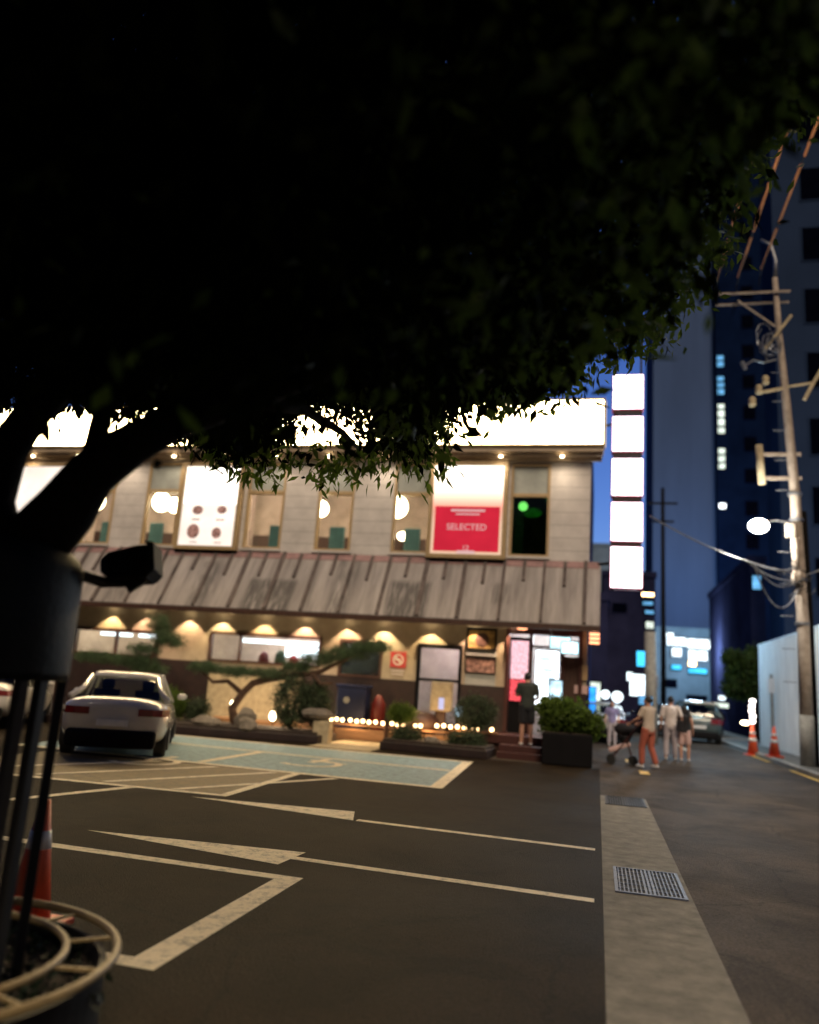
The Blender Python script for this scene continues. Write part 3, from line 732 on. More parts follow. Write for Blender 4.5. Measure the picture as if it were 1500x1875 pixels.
# --- hanging column sign of five light boxes
Cn = thing('blade_sign', 'tall column of five glowing pinkish white square lightboxes at the building corner', 'sign', (.68, 22.1, 4.4))
bk = MB().box(.30, .38, 22.12, 22.24, 4.45, 12).box(1.02, 1.08, 22.12, 22.24, 4.45, 12); bk.build('post', 'black_metal', Cn)
zs = [4.50, 5.78, 7.05, 8.32, 9.56]; hs = [1.12, 1.08, 1.06, 1.02, 1.02]
for z0, h in zip(zs, hs):
    f = MB().box(.26, 1.12, 21.98, 22.36, z0-.02, z0+h+.02).build('lightbox', 'rim_red', Cn, bevel=.03)
    q = MB().box(.285, 1.095, 21.955, 21.978, z0+.01, z0+h-.01).build('light_panel', 'pillar_glow', f, bevel=.01)
for z0 in (5.62, 6.9, 8.17, 9.42): MB().box(.32, 1.06, 22.02, 22.3, z0+.015, z0+.14).build('spacer', 'brown_base', Cn)
MB().tube([(-.3, 22.62, 9.2), (.34, 22.2, 9.2)], .04, 8).tube([(-.3, 22.62, 5.2), (.34, 22.2, 5.2)], .04, 8).build('bracket', 'black_metal', Cn)

# --- things on the ground floor front
t = thing('food_picture', 'golden picture of a dish hung high beside the entrance', 'picture', (-3.2, YF-.05, 2.7))
frame_box(-3.62, -2.77, 2.66, 3.28, .05, YF-.06, YF+.008).build('frame', 'dark', t)
MB().box(-3.57, -2.82, YF-.03, YF+.005, 2.71, 3.22).build('print', 'food', t)
d = MB(); disc(d, -3.18, 2.95, .2, YF-.04, YF-.031); d.build('dish', 'dark_wood', t)
t = thing('food_banner', 'small dark picture of reddish dishes under the golden picture', 'picture', (-3.2, YF-.05, 2.0))
frame_box(-3.62, -2.77, 2.02, 2.48, .03, YF-.05, YF+.008).build('frame', 'dark', t)
MB().box(-3.59, -2.80, YF-.03, YF+.005, 2.05, 2.45).build('print', 'food_dark', t)
tag(MB().box(-3.62, -2.77, YF-.03, YF+.008, 2.50, 2.64).build('nameplate', 'frost', at=(-3.2, YF, 2.5)), 'thin pale green plate between the two dish pictures', 'sign')
tag(MB().box(-3.62, -2.77, YF-.02, YF+.008, 1.6, 1.99).build('board', 'frost', at=(-3.2, YF, 1.6)), 'blank grey board below the two dish pictures', 'board')
t = thing('notice_sign', 'small red notice with a white no smoking symbol left of the glass door', 'sign', (-5.57, YF, 1.9))
MB().box(-5.80, -5.34, YF-.02, YF+.008, 2.04, 2.48).build('plate', 'notice_red', t)
d = MB(); R1, R2 = .16, .12
for i in range(20):
    a, b = 2*math.pi*i/20, 2*math.pi*(i+1)/20
    d.add([(-5.57+R1*math.cos(a), YF-.024, 2.26+R1*math.sin(a)), (-5.57+R1*math.cos(b), YF-.024, 2.26+R1*math.sin(b)), (-5.57+R2*math.cos(b), YF-.024, 2.26+R2*math.sin(b)), (-5.57+R2*math.cos(a), YF-.024, 2.26+R2*math.sin(a))], [(0, 1, 2, 3)])
d.obox((-5.57, YF-.026, 2.26), (.10, 0, -.10), (0, .002, 0), (.018, 0, .018)).box(-5.67, -5.49, YF-.025, YF-.021, 2.245, 2.285)
d.build('symbol', 'notice_white', t)
MB().box(-5.76, -5.38, YF-.012, YF+.008, 1.93, 1.97).box(-5.74, -5.40, YF-.012, YF+.008, 1.84, 1.87).build('caption', 'notice_white', t)

# entrance things
t = thing('drinks_fridge', 'glowing red and white drinks fridge at the left of the entrance', 'fridge', (-2.1, 22.9, .5))
MB().box(-2.42, -1.88, 22.75, 23.3, .5, 3.1).build('cabinet', 'dark', t)
MB().box(-2.38, -1.9, 22.72, 22.745, 1.95, 3.0).build('upper_panel', 'pink_glow', t)
MB().box(-2.38, -1.9, 22.72, 22.745, 1.35, 1.93).build('lower_panel', 'red_glow', t)
t = thing('menu_display', 'tall white lit display panel standing in the entrance behind the man', 'display', (-1.4, 22.6, .5))
MB().box(-1.72, -1.03, 22.75, 22.85, 1.2, 2.80).build('casing', 'grey_metal', t)
MB().box(-1.69, -1.06, 22.73, 22.748, 1.3, 2.76).build('screen', 'white_cool', t)
for a, b, c, e in ((-1.6, -1.3, 2.45, 2.6), (-1.5, -1.2, 2.2, 2.28), (-1.35, -1.15, 1.8, 2.05)): MB().box(a, b, 22.722, 22.729, c, e).build('printed_shape', 'screen', t)
MB().box(-1.5, -1.3, 22.78, 22.83, .5, 1.2).build('leg', 'grey_metal', t)
t = thing('touch_kiosk', 'light blue lit order screen right of the man at the entrance', 'kiosk', (-1.1, 22.2, .5))
MB().box(-1.30, -.90, 22.25, 22.33, 1.42, 2.0).build('casing', 'black_metal', t, bevel=.015)
MB().box(-1.27, -.93, 22.235, 22.248, 1.46, 1.96).build('screen', 'screen', t)
MB().tube([(-1.1, 22.3, .5), (-1.1, 22.3, 1.45)], .04, 10).build('leg', 'black_metal', t)
t = thing('hanging_sign', 'white blue lit sign hanging over the entrance', 'sign', (-.9, 22.0, 2.7))
MB().box(-1.30, -.72, 22.05, 22.15, 2.78, 3.14).box(-1.0, -.50, 22.0, 22.1, 2.66, 3.02).build('casing', 'grey_metal', t)
MB().box(-1.27, -.75, 22.03, 22.048, 2.81, 3.11).box(-.97, -.53, 21.98, 21.998, 2.69, 2.99).build('light_panel', emat('hs', (.6, .92, 1), 2.2, .4, 3), t)
MB().tube([(-1.2, 22.1, 3.14), (-1.35, 22.1, 3.4)], .02, 6).build('hanger', 'grey_metal', t)
t = thing('wall_lantern', 'orange glowing louvred lantern under the right end of the awning', 'lamp', (-.12, 22.0, 2.9))
for k in range(3): MB().box(-.24, .02, 21.9, 22.1, 2.98+.11*k, 3.04+.11*k).build('glowing_slat', 'lamp_orange', t)
MB().box(-.27, .05, 21.92, 22.08, 3.30, 3.34).box(-.27, .05, 21.92, 22.08, 2.92, 2.95).box(-.13, -.09, 21.97, 22.03, 3.34, 3.4).build('frame', 'dark', t)
light('lantern_light', 'POINT', (-.11, 21.8, 3.1), 6, (1, .4, .2), t, shadow_soft_size=.08)
for x0, x1, z0, z1, mm, nm, lab in ((-.52, -.28, 2.02, 2.42, 'tan_frame', 'wall_poster', 'tan poster on the dark panel right of the entrance'), (-.62, -.26, 1.66, 1.88, 'pink_cloth', 'wall_notice', 'pale pink notice low on the dark panel right of the entrance')):
    tag(MB().box(x0, x1, YF-.06, YF-.042, z0, z1).build(nm, mm, at=((x0+x1)/2, YF-.05, z0)), lab, 'notice')
MB_lamp = MB().sphere((-2.0, 21.6, 3.26), .09, 12, 6, (1.6, 1, .45)); tag(MB_lamp.build('ceiling_lamp', 'lamp_orange', at=(-2.0, 21.6, 3.26), smooth=True), 'oval orange ceiling lamp above the left of the entrance', 'lamp')

# terrace rail with bulbs
t = thing('terrace_rail', 'low warm lit timber rail along the terrace edge', 'railing', (-4.5, 21.3, .3))
MB().box(-6.95, -3.7, 21.05, 21.12, .30, .34).box(-3.7, -2.45, 20.95, 21.02, .38, .42).build('lower_board', 'deck', t)
MB().box(-6.95, -3.7, 21.03, 21.14, .42, .46).box(-3.7, -2.45, 20.93, 21.04, .50, .54).build('top_board', 'deck', t)
for x in (-6.9, -5.4, -4.5, -3.66, -2.5): MB().box(x-.04, x+.04, 21.0, 21.16, 0, .5).build('post', 'dark_wood', t)
us = [-6.93, -6.78, -6.62, -6.40, -6.22, -6.05, -5.88, -5.70, -5.50, -5.25, -5.10, -4.95, -4.62, -4.48, -4.05, -3.87, -3.69, -3.51, -3.33, -3.15, -2.98, -2.62]
ORD = 'leftmost second third fourth fifth sixth seventh eighth ninth tenth eleventh twelfth thirteenth fourteenth fifteenth sixteenth seventeenth eighteenth nineteenth twentieth twenty-first twenty-second'.split()
b0 = None
for i, x in enumerate(us):
    zc = .545 + (.0 if x < -4.3 else .05) + .015*(i % 2)
    if b0 is None:
        b0 = thing('string_bulb', 'warm glowing bulb on the terrace rail, leftmost of the whole row', 'light bulb', (x, 21.0, zc), 'bulbs in a row along the terrace rail')
        MB().sphere((x, 21.0, zc), .050, 10, 8).build('globe', 'bulb', b0, smooth=True)
        MB().tube([(x, 21.0, zc+.04), (x, 21.0, zc+.085)], .018, 8).build('socket', 'dark', b0)
    else:
        q = copy_tree(b0); q.location = (x, 21.0, zc)
        q['label'] = f'warm glowing bulb on the terrace rail, {ORD[i]} from the left of the row'
for x, zc in ((-6.3, .47), (-4.3, .5), (-3.4, .55)):
    light('bulb_light', 'POINT', (x, 20.90, zc), 24, (1, .58, .25), t, shadow_soft_size=.25)
# boxes and objects near wall
t = thing('blue_bin', 'dark blue bin with a pale mark against the brown wall', 'bin', (-6.9, 21.9, .3))
MB().box(-7.1, -6.25, 21.8, 22.3, .3, 1.4).build('body', 'plastic_blue', t, bevel=.04)
MB().box(-7.14, -6.21, 21.77, 22.33, 1.4, 1.48).build('lid', 'plastic_blue', t, bevel=.02)
d = MB(); disc(d, -6.8, 1.05, .09, 21.79, 21.799); d.build('mark', 'frost', t)
tag(MB().ell([(-5.95, 22.1, .3, .2, .2), (-5.95, 22.1, 1.0, .2, .2), (-5.95, 22.1, 1.15, .12, .12), (-5.95, 22.1, 1.25, .05, .05)]).build('fire_extinguisher', 'plastic_red', at=(-5.95, 22.1, .3), smooth=True), 'dull red cylinder standing beside the blue bin', 'fire extinguisher')
t = thing('menu_stand', 'cream box shaped menu stand with a lit slip in front of the glass door', 'stand', (-4.1, 21.6, .3))
MB().box(-4.36, -3.80, 21.45, 21.8, .95, 1.72).build('case', 'stone_pale', t, bevel=.04)
MB().box(-4.12, -3.98, 21.43, 21.448, 1.0, 1.3).build('slip', emat('slip', (.75, .7, 1), .9), t)
MB().box(-4.2, -3.95, 21.55, 21.7, .3, .95).build('leg', 'dark_wood', t)
tag(MB().box(-3.72, -3.5, 21.7, 21.8, .85, 1.1).build('small_screen', 'screen', at=(-3.6, 21.7, .85), bevel=.02), 'little pale blue lit screen right of the menu stand', 'screen')
t = thing('dome_planter', 'dark wide domed bowl behind the bulbs', 'planter', (-4.6, 21.5, .3))
MB().ell([(-4.7, 21.5, .3, .5, .3), (-4.7, 21.5, .65, .62, .35), (-4.7, 21.5, .85, .45, .28), (-4.7, 21.5, .93, .2, .12)]).build('bowl', 'dark_wood', t, smooth=True)

# ================================================================== GARDEN
def bed(name, poly, lab):
    t = thing(name, lab, 'garden bed', (poly[0][0], poly[0][1], 0), 'kerbed planting beds before the restaurant')
    MB().prism(poly, 0, .20).build('edging', 'brown_base', t, bevel=.02)
    cx = sum(p[0] for p in poly)/len(poly); cy = sum(p[1] for p in poly)/len(poly)
    MB().prism([(cx + (x-cx)*.96, cy + (y-cy)*.9) for x, y in poly], .18, .26).build('soil', 'soil', t)
bed('garden_bed', [(-14, 18.6), (-9.6, 18.75), (-6.7, 19.4), (-6.7, 20.9), (-14, 20.9)], 'long dark kerbed bed holding the trained pine and rocks')
bed('garden_bed', [(-5.15, 19.5), (-2.5, 19.3), (-2.45, 20.8), (-5.15, 20.8)], 'short dark kerbed bed between the lit path and the entrance steps')
struct(MB().flat([(-6.7, 18.6), (-5.15, 18.6), (-5.15, 21.6), (-6.7, 21.6)], .012).build('path', 'stone_pale'))
def shrub(name, lab, cat, c, r, n, size, m, seed, sq=.45, parent=None, stem=True, grp=None):
    t = thing(name, lab, cat, (c[0], c[1], c[2]-r[2]), grp)
    leaf_obj('foliage', leaves(blob_pts(c, r, n, seed, .3), 9, [size*.9]*3, size, seed, sq), m, t)
    if stem:
        s_ = MB()
        for k in range(6):
            a = random.random()*6.28
            s_.tube([(c[0], c[1], max(.05, c[2]-r[2]*1.1)), (c[0]+r[0]*.3*math.cos(a), c[1]+r[1]*.3*math.sin(a), c[2]), (c[0]+r[0]*.7*math.cos(a), c[1]+r[1]*.7*math.sin(a), c[2]+r[2]*.5)], [.02, .014, .006], 5)
        s_.build('stem', 'bark', t)
    return t
shrub('dark_shrub', 'tall dark clipped shrub left of the pale stone post', 'shrub', (-7.75, 20.1, .95), (.50, .45, .72), 700, .07, 'bush', 3)
shrub('dark_shrub', 'rounded dark shrub just right of the tall clipped one under the pine branch', 'shrub', (-7.15, 20.3, .95), (.38, .4, .60), 500, .07, 'bush', 4)
shrub('green_shrub', 'bright green leafy shrub beside the white saloon car', 'shrub', (-11.1, 19.6, .65), (.55, .4, .40), 500, .08, 'leaf_bright', 5)
shrub('green_shrub', 'little green plant in front of the uplit wall under the pine', 'shrub', (-10.3, 19.9, .55), (.3, .3, .28), 220, .07, 'bush', 6)
shrub('yellow_shrub', 'rounded yellow green shrub at the left end of the short bed', 'shrub', (-4.85, 20.4, .85), (.34, .3, .24), 320, .06, 'leaf_bright', 7)
shrub('green_shrub', 'sprawling dim green shrub between the menu stand and the man', 'shrub', (-3.0, 20.7, 1.0), (.55, .35, .42), 480, .07, 'bush', 8)
shrub('green_shrub', 'low dark plants at the front right of the short bed', 'shrub', (-3.1, 20.0, .35), (.5, .3, .2), 350, .06, 'bush', 9)
shrub('green_shrub', 'low pale plants at the front left of the short bed below the bulbs', 'shrub', (-4.6, 20.0, .36), (.4, .3, .18), 260, .06, 'bush', 10)
# rocks
for i, (x, y, sx, sz, lab) in enumerate(((-10.9, 19.0, .42, .20, 'flat pale rock at the left of the long bed'), (-9.6, 19.1, .38, .17, 'flat pale rock below the pine trunk'), (-8.7, 19.5, .30, .33, 'jagged lit rock beside the right garden spotlight'), (-8.5, 19.1, .26, .2, 'small warm lit rock at the bed edge left of the dark shrub'), (-12.2, 19.2, .4, .2, 'flat rock near the bed end beside the white car'), (-3.9, 19.6, .2, .12, 'small stone at the edge of the short bed'))):
    q = MB().sphere((x, y, .22 + sz*.6), 1, 9, 6, (sx, sx*.7, sz), jit=.18).build('rock', 'rock', at=(x, y, .2)); tag(q, lab, 'rock', 'rocks in the planting beds')
t = thing('stone_post', 'pale squat stone post with a rough slab on top at the path', 'stone post', (-6.8, 19.9, 0))
MB().box(-6.98, -6.55, 19.7, 20.05, 0, .55).build('block', 'stone_pale', t, bevel=.03)
MB().sphere((-6.95, 19.9, .70), 1, 10, 6, (.42, .35, .16), jit=.12).build('slab', 'rock', t)
# garden spotlights
for x, y, z_, lab in ((-9.72, 20.8, .72, 'small glowing garden spotlight behind the pine trunk'), (-8.45, 20.6, .52, 'bright glowing garden spotlight beside the jagged rock')):
    t = thing('garden_spotlight', lab, 'spotlight', (x, y, .26), 'garden spotlights in the bed')
    MB().sphere((x, y, z_), .085, 10, 8, (1, 1, 1.5)).build('lens', 'lamp_warm', t, smooth=True)
    MB().tube([(x, y+.05, .26), (x, y+.05, z_-.1)], .015, 6).build('stake', 'dark', t)
    light('garden_light', 'POINT', (x+.05, y+.25, z_+.1), 32, (1, .70, .42), t, shadow_soft_size=.1)

# trained pine
t = thing('trained_pine', 'trained pine with curling trunk and flat needle pads reaching right', 'tree', (-9.9, 20.3, .2))
tr = MB()
tr.tube([(-9.35, 20.3, .2), (-9.5, 20.3, .65), (-9.25, 20.3, 1.05), (-8.95, 20.25, 1.35), (-8.4, 20.2, 1.5), (-7.8, 20.2, 1.62), (-7.1, 20.2, 1.75), (-6.6, 20.2, 2.02), (-6.0, 20.2, 2.30)], [.13, .115, .10, .095, .085, .075, .06, .045, .025], 9)
tr.tube([(-9.25, 20.3, 1.05), (-9.7, 20.25, 1.35), (-10.1, 20.2, 1.30), (-10.5, 20.2, 1.58)], [.08, .06, .05, .02], 8)
tr.tube([(-7.3, 20.2, 1.7), (-7.0, 20.1, 1.45), (-6.7, 20.1, 1.5)], [.06, .05, .04], 7)
tr.tube([(-8.4, 20.2, 1.5), (-8.1, 20.3, 1.8), (-7.7, 20.2, 1.95)], [.05, .04, .02], 7)
tr.build('trunk', 'pine_bark', t, smooth=True)
cs = []
for i, (x, z_, rx, rz) in enumerate(((-5.75, 2.48, .55, .13), (-6.4, 2.28, .65, .16), (-7.1, 2.08, .6, .17), (-7.75, 1.85, .45, .17), (-8.5, 1.62, .6, .12), (-9.5, 1.62, .7, .12), (-10.4, 1.68, .5, .12))):
    cs.append(blob_pts((x, 20.2, z_), (rx, .35, rz), int(260*rx/.5), 20+i, .1))
leaf_obj('crown', leaves(np.concatenate(cs), 12, [.045]*3, .09, 12, .12), 'pine', t)
t = thing('garden_pine', 'upright dark garden pine left of the wide ground floor window', 'tree', (-12.0, 20.3, .2))
MB().tube([(-12.1, 20.3, .2), (-12.0, 20.3, 1.0), (-12.1, 20.3, 1.8), (-11.9, 20.3, 2.6)], [.12, .10, .07, .03], 8).build('trunk', 'pine_bark', t, smooth=True)
cs = [blob_pts((x, 20.3, z_), (rx, .4, rz), n, 40+i, .1) for i, (x, z_, rx, rz, n) in enumerate(((-12.0, 2.75, .32, .3, 200), (-11.75, 2.4, .45, .18, 220), (-12.3, 2.05, .5, .16, 220), (-11.5, 2.3, .35, .12, 130), (-12.6, 1.72, .8, .15, 330), (-13.8, 1.75, .8, .13, 300), (-12.1, 1.55, .6, .14, 250)))]
leaf_obj('crown', leaves(np.concatenate(cs), 12, [.05]*3, .09, 13, .14), 'pine', t)
# planter with bush by the kerb
t = thing('corner_planter', 'dark square planter with a big leafy bush at the corner of the steps', 'planter', (-.75, 20.0, 0))
MB().box(-1.25, -.10, 19.5, 20.6, 0, .72).build('tub', 'dark', t, bevel=.03)
MB().box(-1.2, -.15, 19.55, 20.55, .66, .74).build('soil', 'soil', t)
cs = np.concatenate([blob_pts((-.75, 20.0, 1.05), (.62, .5, .42), 420, 61, .2), blob_pts((-1.05, 20.0, 1.28), (.32, .3, .2), 160, 62, .2), blob_pts((-.2, 19.9, .95), (.35, .3, .28), 150, 63, .2)])
leaf_obj('foliage', leaves(cs, 9, [.06]*3, .11, 64, .55), 'leaf_bright', t)

# ================================================================== VEHICLES
def car(name, lab, loc, heading, paint_m, suv=False, group=None, detail=True, tail=True):
    """local frame: rear at y=0, front at y=+L, heading +Y, x right"""
    L, W = (4.65, 1.84) if not suv else (4.7, 1.92)
    t = thing(name, lab, 'car', (0, 0, 0), group)
    # stations: y, half width, sill z, belt z, deck z (top at centre), crown
    if not suv:
        st = [(0.02, .60, .52, .82, .90), (.10, .80, .40, .92, 1.02), (.35, .88, .30, .95, 1.06), (.75, .90, .22, .94, 1.03), (1.5, .915, .20, .92, .96), (2.6, .92, .20, .90, .93),
              (3.2, .91, .20, .86, .95), (3.9, .89, .22, .78, .86), (4.4, .82, .28, .66, .74), (4.62, .62, .40, .56, .60)]
    else:
        st = [(0.02, .78, .50, .92, .98), (.12, .90, .38, 1.05, 1.10), (.5, .94, .28, 1.06, 1.10), (1.5, .955, .25, 1.04, 1.08), (2.7, .955, .25, 1.02, 1.06),
              (3.3, .95, .25, 1.0, 1.10), (4.1, .92, .27, .95, 1.03), (4.5, .86, .34, .82, .88), (4.68, .66, .44, .70, .72)]
    rs = []
    for y, hw, zs_, zb, zt in st:
        half = [(0, zs_-.02), (hw*.75, zs_-.02), (hw*.97, zs_+.06), (hw*1.02, (zs_+zb)/2), (hw*.99, zb-.08), (hw*.93, zb+.01), (hw*.62, zt-.01), (0, zt)]
        ring = [(x, y, z_) for x, z_ in half] + [(-x, y, z_) for x, z_ in reversed(half[1:-1])]
        rs.append(ring)
    body = MB().rings(rs)
    def sub(o):
        s_ = o.modifiers.new('sub', 'SUBSURF'); s_.levels = 1; s_.render_levels = 2
    bo = body.build('body', paint_m, t, smooth=True, mods=sub)
    # greenhouse: glass volume plus paint roof and pillars
    if not suv: gh = [(.72, .70, 1.02, 1.02), (1.35, .66, .98, 1.38), (2.0, .66, .95, 1.45), (2.6, .65, .93, 1.43), (3.35, .74, .90, .96)]
    else: gh = [(.10, .80, 1.06, 1.10), (.42, .74, 1.04, 1.62), (1.5, .74, 1.02, 1.72), (2.5, .73, 1.02, 1.68), (3.35, .80, 1.02, 1.08)]
    rs = []
    for y, hw, zb, zt in gh:
        rs.append([(hw+.10, y, zb-.04), (hw, y, zb+(zt-zb)*.6), (hw*.86, y, zt-.015), (hw*.5, y, zt), (-hw*.5, y, zt), (-hw*.86, y, zt-.015), (-hw, y, zb+(zt-zb)*.6), (-hw-.10, y, zb-.04)])
    MB().rings(rs).build('window_glass', 'car_glass', t, smooth=True)
    for sx in (-.38, .38):
        q_ = MB().box(sx-.24, sx+.24, 2.0, 2.16, gh[0][2]-.35, gh[0][2]+.10).box(sx-.12, sx+.12, 2.03, 2.12, gh[0][2]+.101, gh[0][2]+.28)
        q_.build('seat', 'dark', t, bevel=.03)
    rf = MB(); k = gh[1:-1]
    rs = []
    for y, hw, zb, zt in k: rs.append([(hw*.90, y, zt-.05), (hw*.86, y, zt+.005), (hw*.5, y, zt+.022), (-hw*.5, y, zt+.022), (-hw*.86, y, zt+.005), (-hw*.90, y, zt-.05)])
    rf.rings(rs)
    rf.build('roof', paint_m, t, smooth=True)
    for s_ in (-1, 1):
        p = MB(); a, b = gh[0], gh[1]
        p.tube([(s_*(a[1]+.13), a[0]-.02, a[2]-.02), (s_*(b[1]+.02), (a[0]+b[0])/2, (a[3]+b[3])/2 - .06), (s_*b[1]*.90, b[0], b[3]-.01)], [.06, .05, .04], 8)
        p.build('pillar', paint_m, t, smooth=True); p = MB(); a, b = gh[-1], gh[-2]
        p.tube([(s_*(a[1]+.08), a[0], a[2]), (s_*b[1]*.90, b[0], b[3]-.01)], [.035, .035], 8)
        p.build('pillar', paint_m, t, smooth=True); p = MB(); c_ = gh[2]; p.bar((s_*(c_[1]+.09), c_[0], c_[2]), (s_*c_[1]*.9, c_[0], c_[3]-.02), .05, .05, (0, 1, 0))
        p.build('pillar', paint_m, t, smooth=True)
        wy = (.92, 3.72)
        for y in wy:
            wo = MB().xform(Matrix.Identity(4)); r = .335 if not suv else .37
            prof = [(0, .16), (r*.62, .15), (r*.66, .12), (r*.95, .11), (r, .07), (r, -.09), (0, -.1)]
            sg = 24
            wo.rings([[(s_*(W/2-.14) + s_*dx, y + rr*math.cos(2*math.pi*j/sg), r + rr*math.sin(2*math.pi*j/sg)) for j in range(sg)] for rr, dx in prof[1:-1]])
            w_ = wo.build('wheel', 'tyre', t, smooth=False)
            MB().rings([[(s_*(W/2-.14+dx), y + rr*math.cos(2*math.pi*j/sg), r + rr*math.sin(2*math.pi*j/sg)) for j in range(sg)] for rr, dx in ((r*.6, .155), (r*.15, .135), (.03, .15))]).build('rim', 'grey_metal', w_)
        zl = (.74, .86) if not suv else (.82, 1.04)
        tl = MB()
        hw = st[1][1]
        tl.rings([[(s_*x, y, z_) for z_ in zl] + [(s_*x, y+.06, z_) for z_ in reversed(zl)] for x, y in ((hw*.50, .015), (hw*.80, .035), (hw*1.0, .12), (hw*1.13, .38))])
        tl.build('taillight', 'tail_red', t)
        MB().sphere((s_*(W/2+.10), 2.85, 1.02 if not suv else 1.12), .1, 10, 6, (1, .6, .7)).build('mirror', paint_m, t, smooth=True)
        MB().rings([[(s_*x, y, z_) for z_ in (.60, .72)] + [(s_*x, y-.08, z_) for z_ in (.72, .60)] for x, y in ((.45, L-.02), (.72, L-.16))]).build('headlight', 'reflect', t)
    MB().box(-.74, .74, -.03, .25, .20, .50).build('bumper', 'dark', t, bevel=.06)
    MB().box(-.26, .26, -.03, .0, .56 if not suv else .62, .67 if not suv else .73).build('number_plate', 'reflect', t)
    if suv: MB().box(-.60, .60, .12, .22, 1.62, 1.68).build('spoiler', paint_m, t, bevel=.02)
    t.location = loc; t.rotation_euler = (0, 0, heading)
    return t
hd = math.atan2(.40, .92)
car('saloon_car', 'white saloon car parked rear towards us beside the garden bed', (-8.05, 12.55, 0), hd + .06, 'car_white')
car('saloon_car', 'white saloon car mostly hidden behind the tree guard at far left', (-13.4, 15.2, 0), hd, 'car_white')
car('suv_car', 'dark grey estate seen from behind parked by the glowing cone', (4.15, 36.2, 0), .0, 'car_dark', suv=True)
car('saloon_car', 'black saloon car just left of the dark grey estate in the lane', (2.9, 41.0, 0), .05, 'car_black')
car('suv_car', 'black estate farther back behind the dark grey estate', (5.6, 46.0, 0), 0, 'car_black', suv=True)
car('saloon_car', 'pale silver saloon car at the left side of the street behind the stroller', (.15, 30.5, 0), .0, 'car_silver')
light('head_glow', 'POINT', (2.7, 40.7, .8), 5, (.8, .95, 1), shadow_soft_size=.05)

# ================================================================== STREET FURNITURE
U = thing('utility_pole', 'tall concrete utility pole with crossarms at the right kerb', 'utility pole', (5.80, 25.4, 0))
pc = [(5.80, 0), (5.80, 4), (5.71, 8), (5.55, 11), (5.40, 13.4), (5.34, 15.2)]
MB().tube([(x, 25.4, z_) for x, z_ in pc], [.19, .17, .145, .12, .095, .08], 16).build('shaft', 'pole', U, smooth=True)
MB().tube([(6.02, 25.6, 0), (6.02, 25.6, 4), (5.95, 25.55, 7.5)], [.13, .12, .10], 12).build('second_shaft', 'bark', U, smooth=True)
MB().tube([(5.34, 25.4, 15.0), (5.38, 25.4, 15.8), (5.25, 25.4, 16.4), (4.95, 25.4, 16.6)], [.07, .06, .05, .04], 8).build('top_hook', 'grey_metal', U, smooth=True)
for yy, za in ((25.22, 14.62), (25.46, 14.36)): MB().box(3.55, 5.75, yy, yy+.08, za, za+.05).build('crossarm', 'pole', U)
MB().bar((4.2, 25.38, 14.45), (5.3, 25.38, 13.5), .05, .05).build('brace', 'pole', U)
MB().bar((4.9, 25.25, 12.6), (5.75, 25.25, 13.8), .12, .08).build('tilted_arm', 'stone_pale', U)
a = MB(); a.bar((4.75, 25.3, 11.25), (5.6, 25.35, 11.42), .08, .08).bar((5.55, 25.3, 11.42), (6.35, 25.3, 11.55), .06, .06).bar((6.3, 25.3, 11.5), (6.75, 25.3, 12.3), .12, .1).bar((6.3, 25.3, 11.5), (6.05, 25.3, 11.0), .12, .1)
a.build('switch_arm', 'stone_pale', U)
for x, z_ in ((4.55, 10.95), (4.75, 11.35), (4.95, 11.65)):
    MB().ell([(x, 25.3, z_-.14, .09, .09), (x, 25.3, z_-.05, .12, .12), (x, 25.3, z_, .08, .08), (x, 25.3, z_+.06, .12, .12), (x, 25.3, z_+.15, .07, .07)]).build('insulator', 'stone_pale', U, smooth=True)
for za in (9.20, 8.44): MB().box(4.80, 5.9, 25.32, 25.40, za, za+.1).build('bracket_arm', 'pole', U)
MB().tube([(4.78, 25.36, 8.30), (4.72, 25.36, 9.55)], .11, 12).build('cable_can', 'stone_pale', U, smooth=True)
MB().box(5.36, 5.62, 25.1, 25.26, 6.62, 7.05).build('meter_box', 'pole', U, bevel=.02)
MB().tube([(5.62, 25.18, 5.6), (5.60, 25.18, 6.6)], .10, 12).tube([(5.60, 25.18, 5.2), (5.62, 25.18, 5.6)], .13, 12).build('conduit', 'pole', U, smooth=True)
for z_ in (4.1, 5.4, 7.2, 8.0): MB().tube([(5.8-.02*z_+.06, 25.4, z_-.04), (5.8-.02*z_+.06, 25.4, z_+.04)], .21, 14).build('band', 'grey_metal', U)
a = MB()
for i in range(12): a.tube([(5.55-.03*i*.3, 25.3, 2.4+i*.95), (5.20-.03*i*.3, 25.3, 2.4+i*.95)], .012, 5)
a.build('step_peg', 'grey_metal', U)
a = MB()
for k in range(8):
    p = [(5.7 + random.uniform(-.1, .1), 25.1 + random.uniform(-.15, .1), 5.4 + random.uniform(-.3, .4))]
    for j in range(5): p.append((p[-1][0] + random.uniform(-.22, .22), p[-1][1] + random.uniform(-.08, .08), p[-1][2] + random.uniform(-.22, .18)))
    a.tube(p, .018, 5)
a.build('cable_tangle', 'black_metal', U)
a = MB()
for k in range(7):
    x0, z0 = 5.1 + random.uniform(-.25, .2), 13.2 + random.uniform(-.6, .4)
    a.tube([(x0 + .22*math.cos(j*.8+k), 25.2 + .1*math.sin(j*1.1), z0 + .30*math.sin(j*.8+k) - .05*j) for j in range(8)], .02, 5)
a.tube([(4.3, 25.2, 12.1), (4.6, 25.2, 12.3), (4.9, 25.2, 12.2), (5.3, 25.3, 12.35)], .03, 6).tube([(4.35, 25.2, 12.0), (4.25, 25.2, 12.25)], .07, 8)
a.build('jumper_wire', 'grey_metal', U)
MB().tube([(5.80, 25.4, .02), (5.80, 25.4, 1.5)], .20, 16).build('base_sleeve', 'kerb', U, smooth=True)
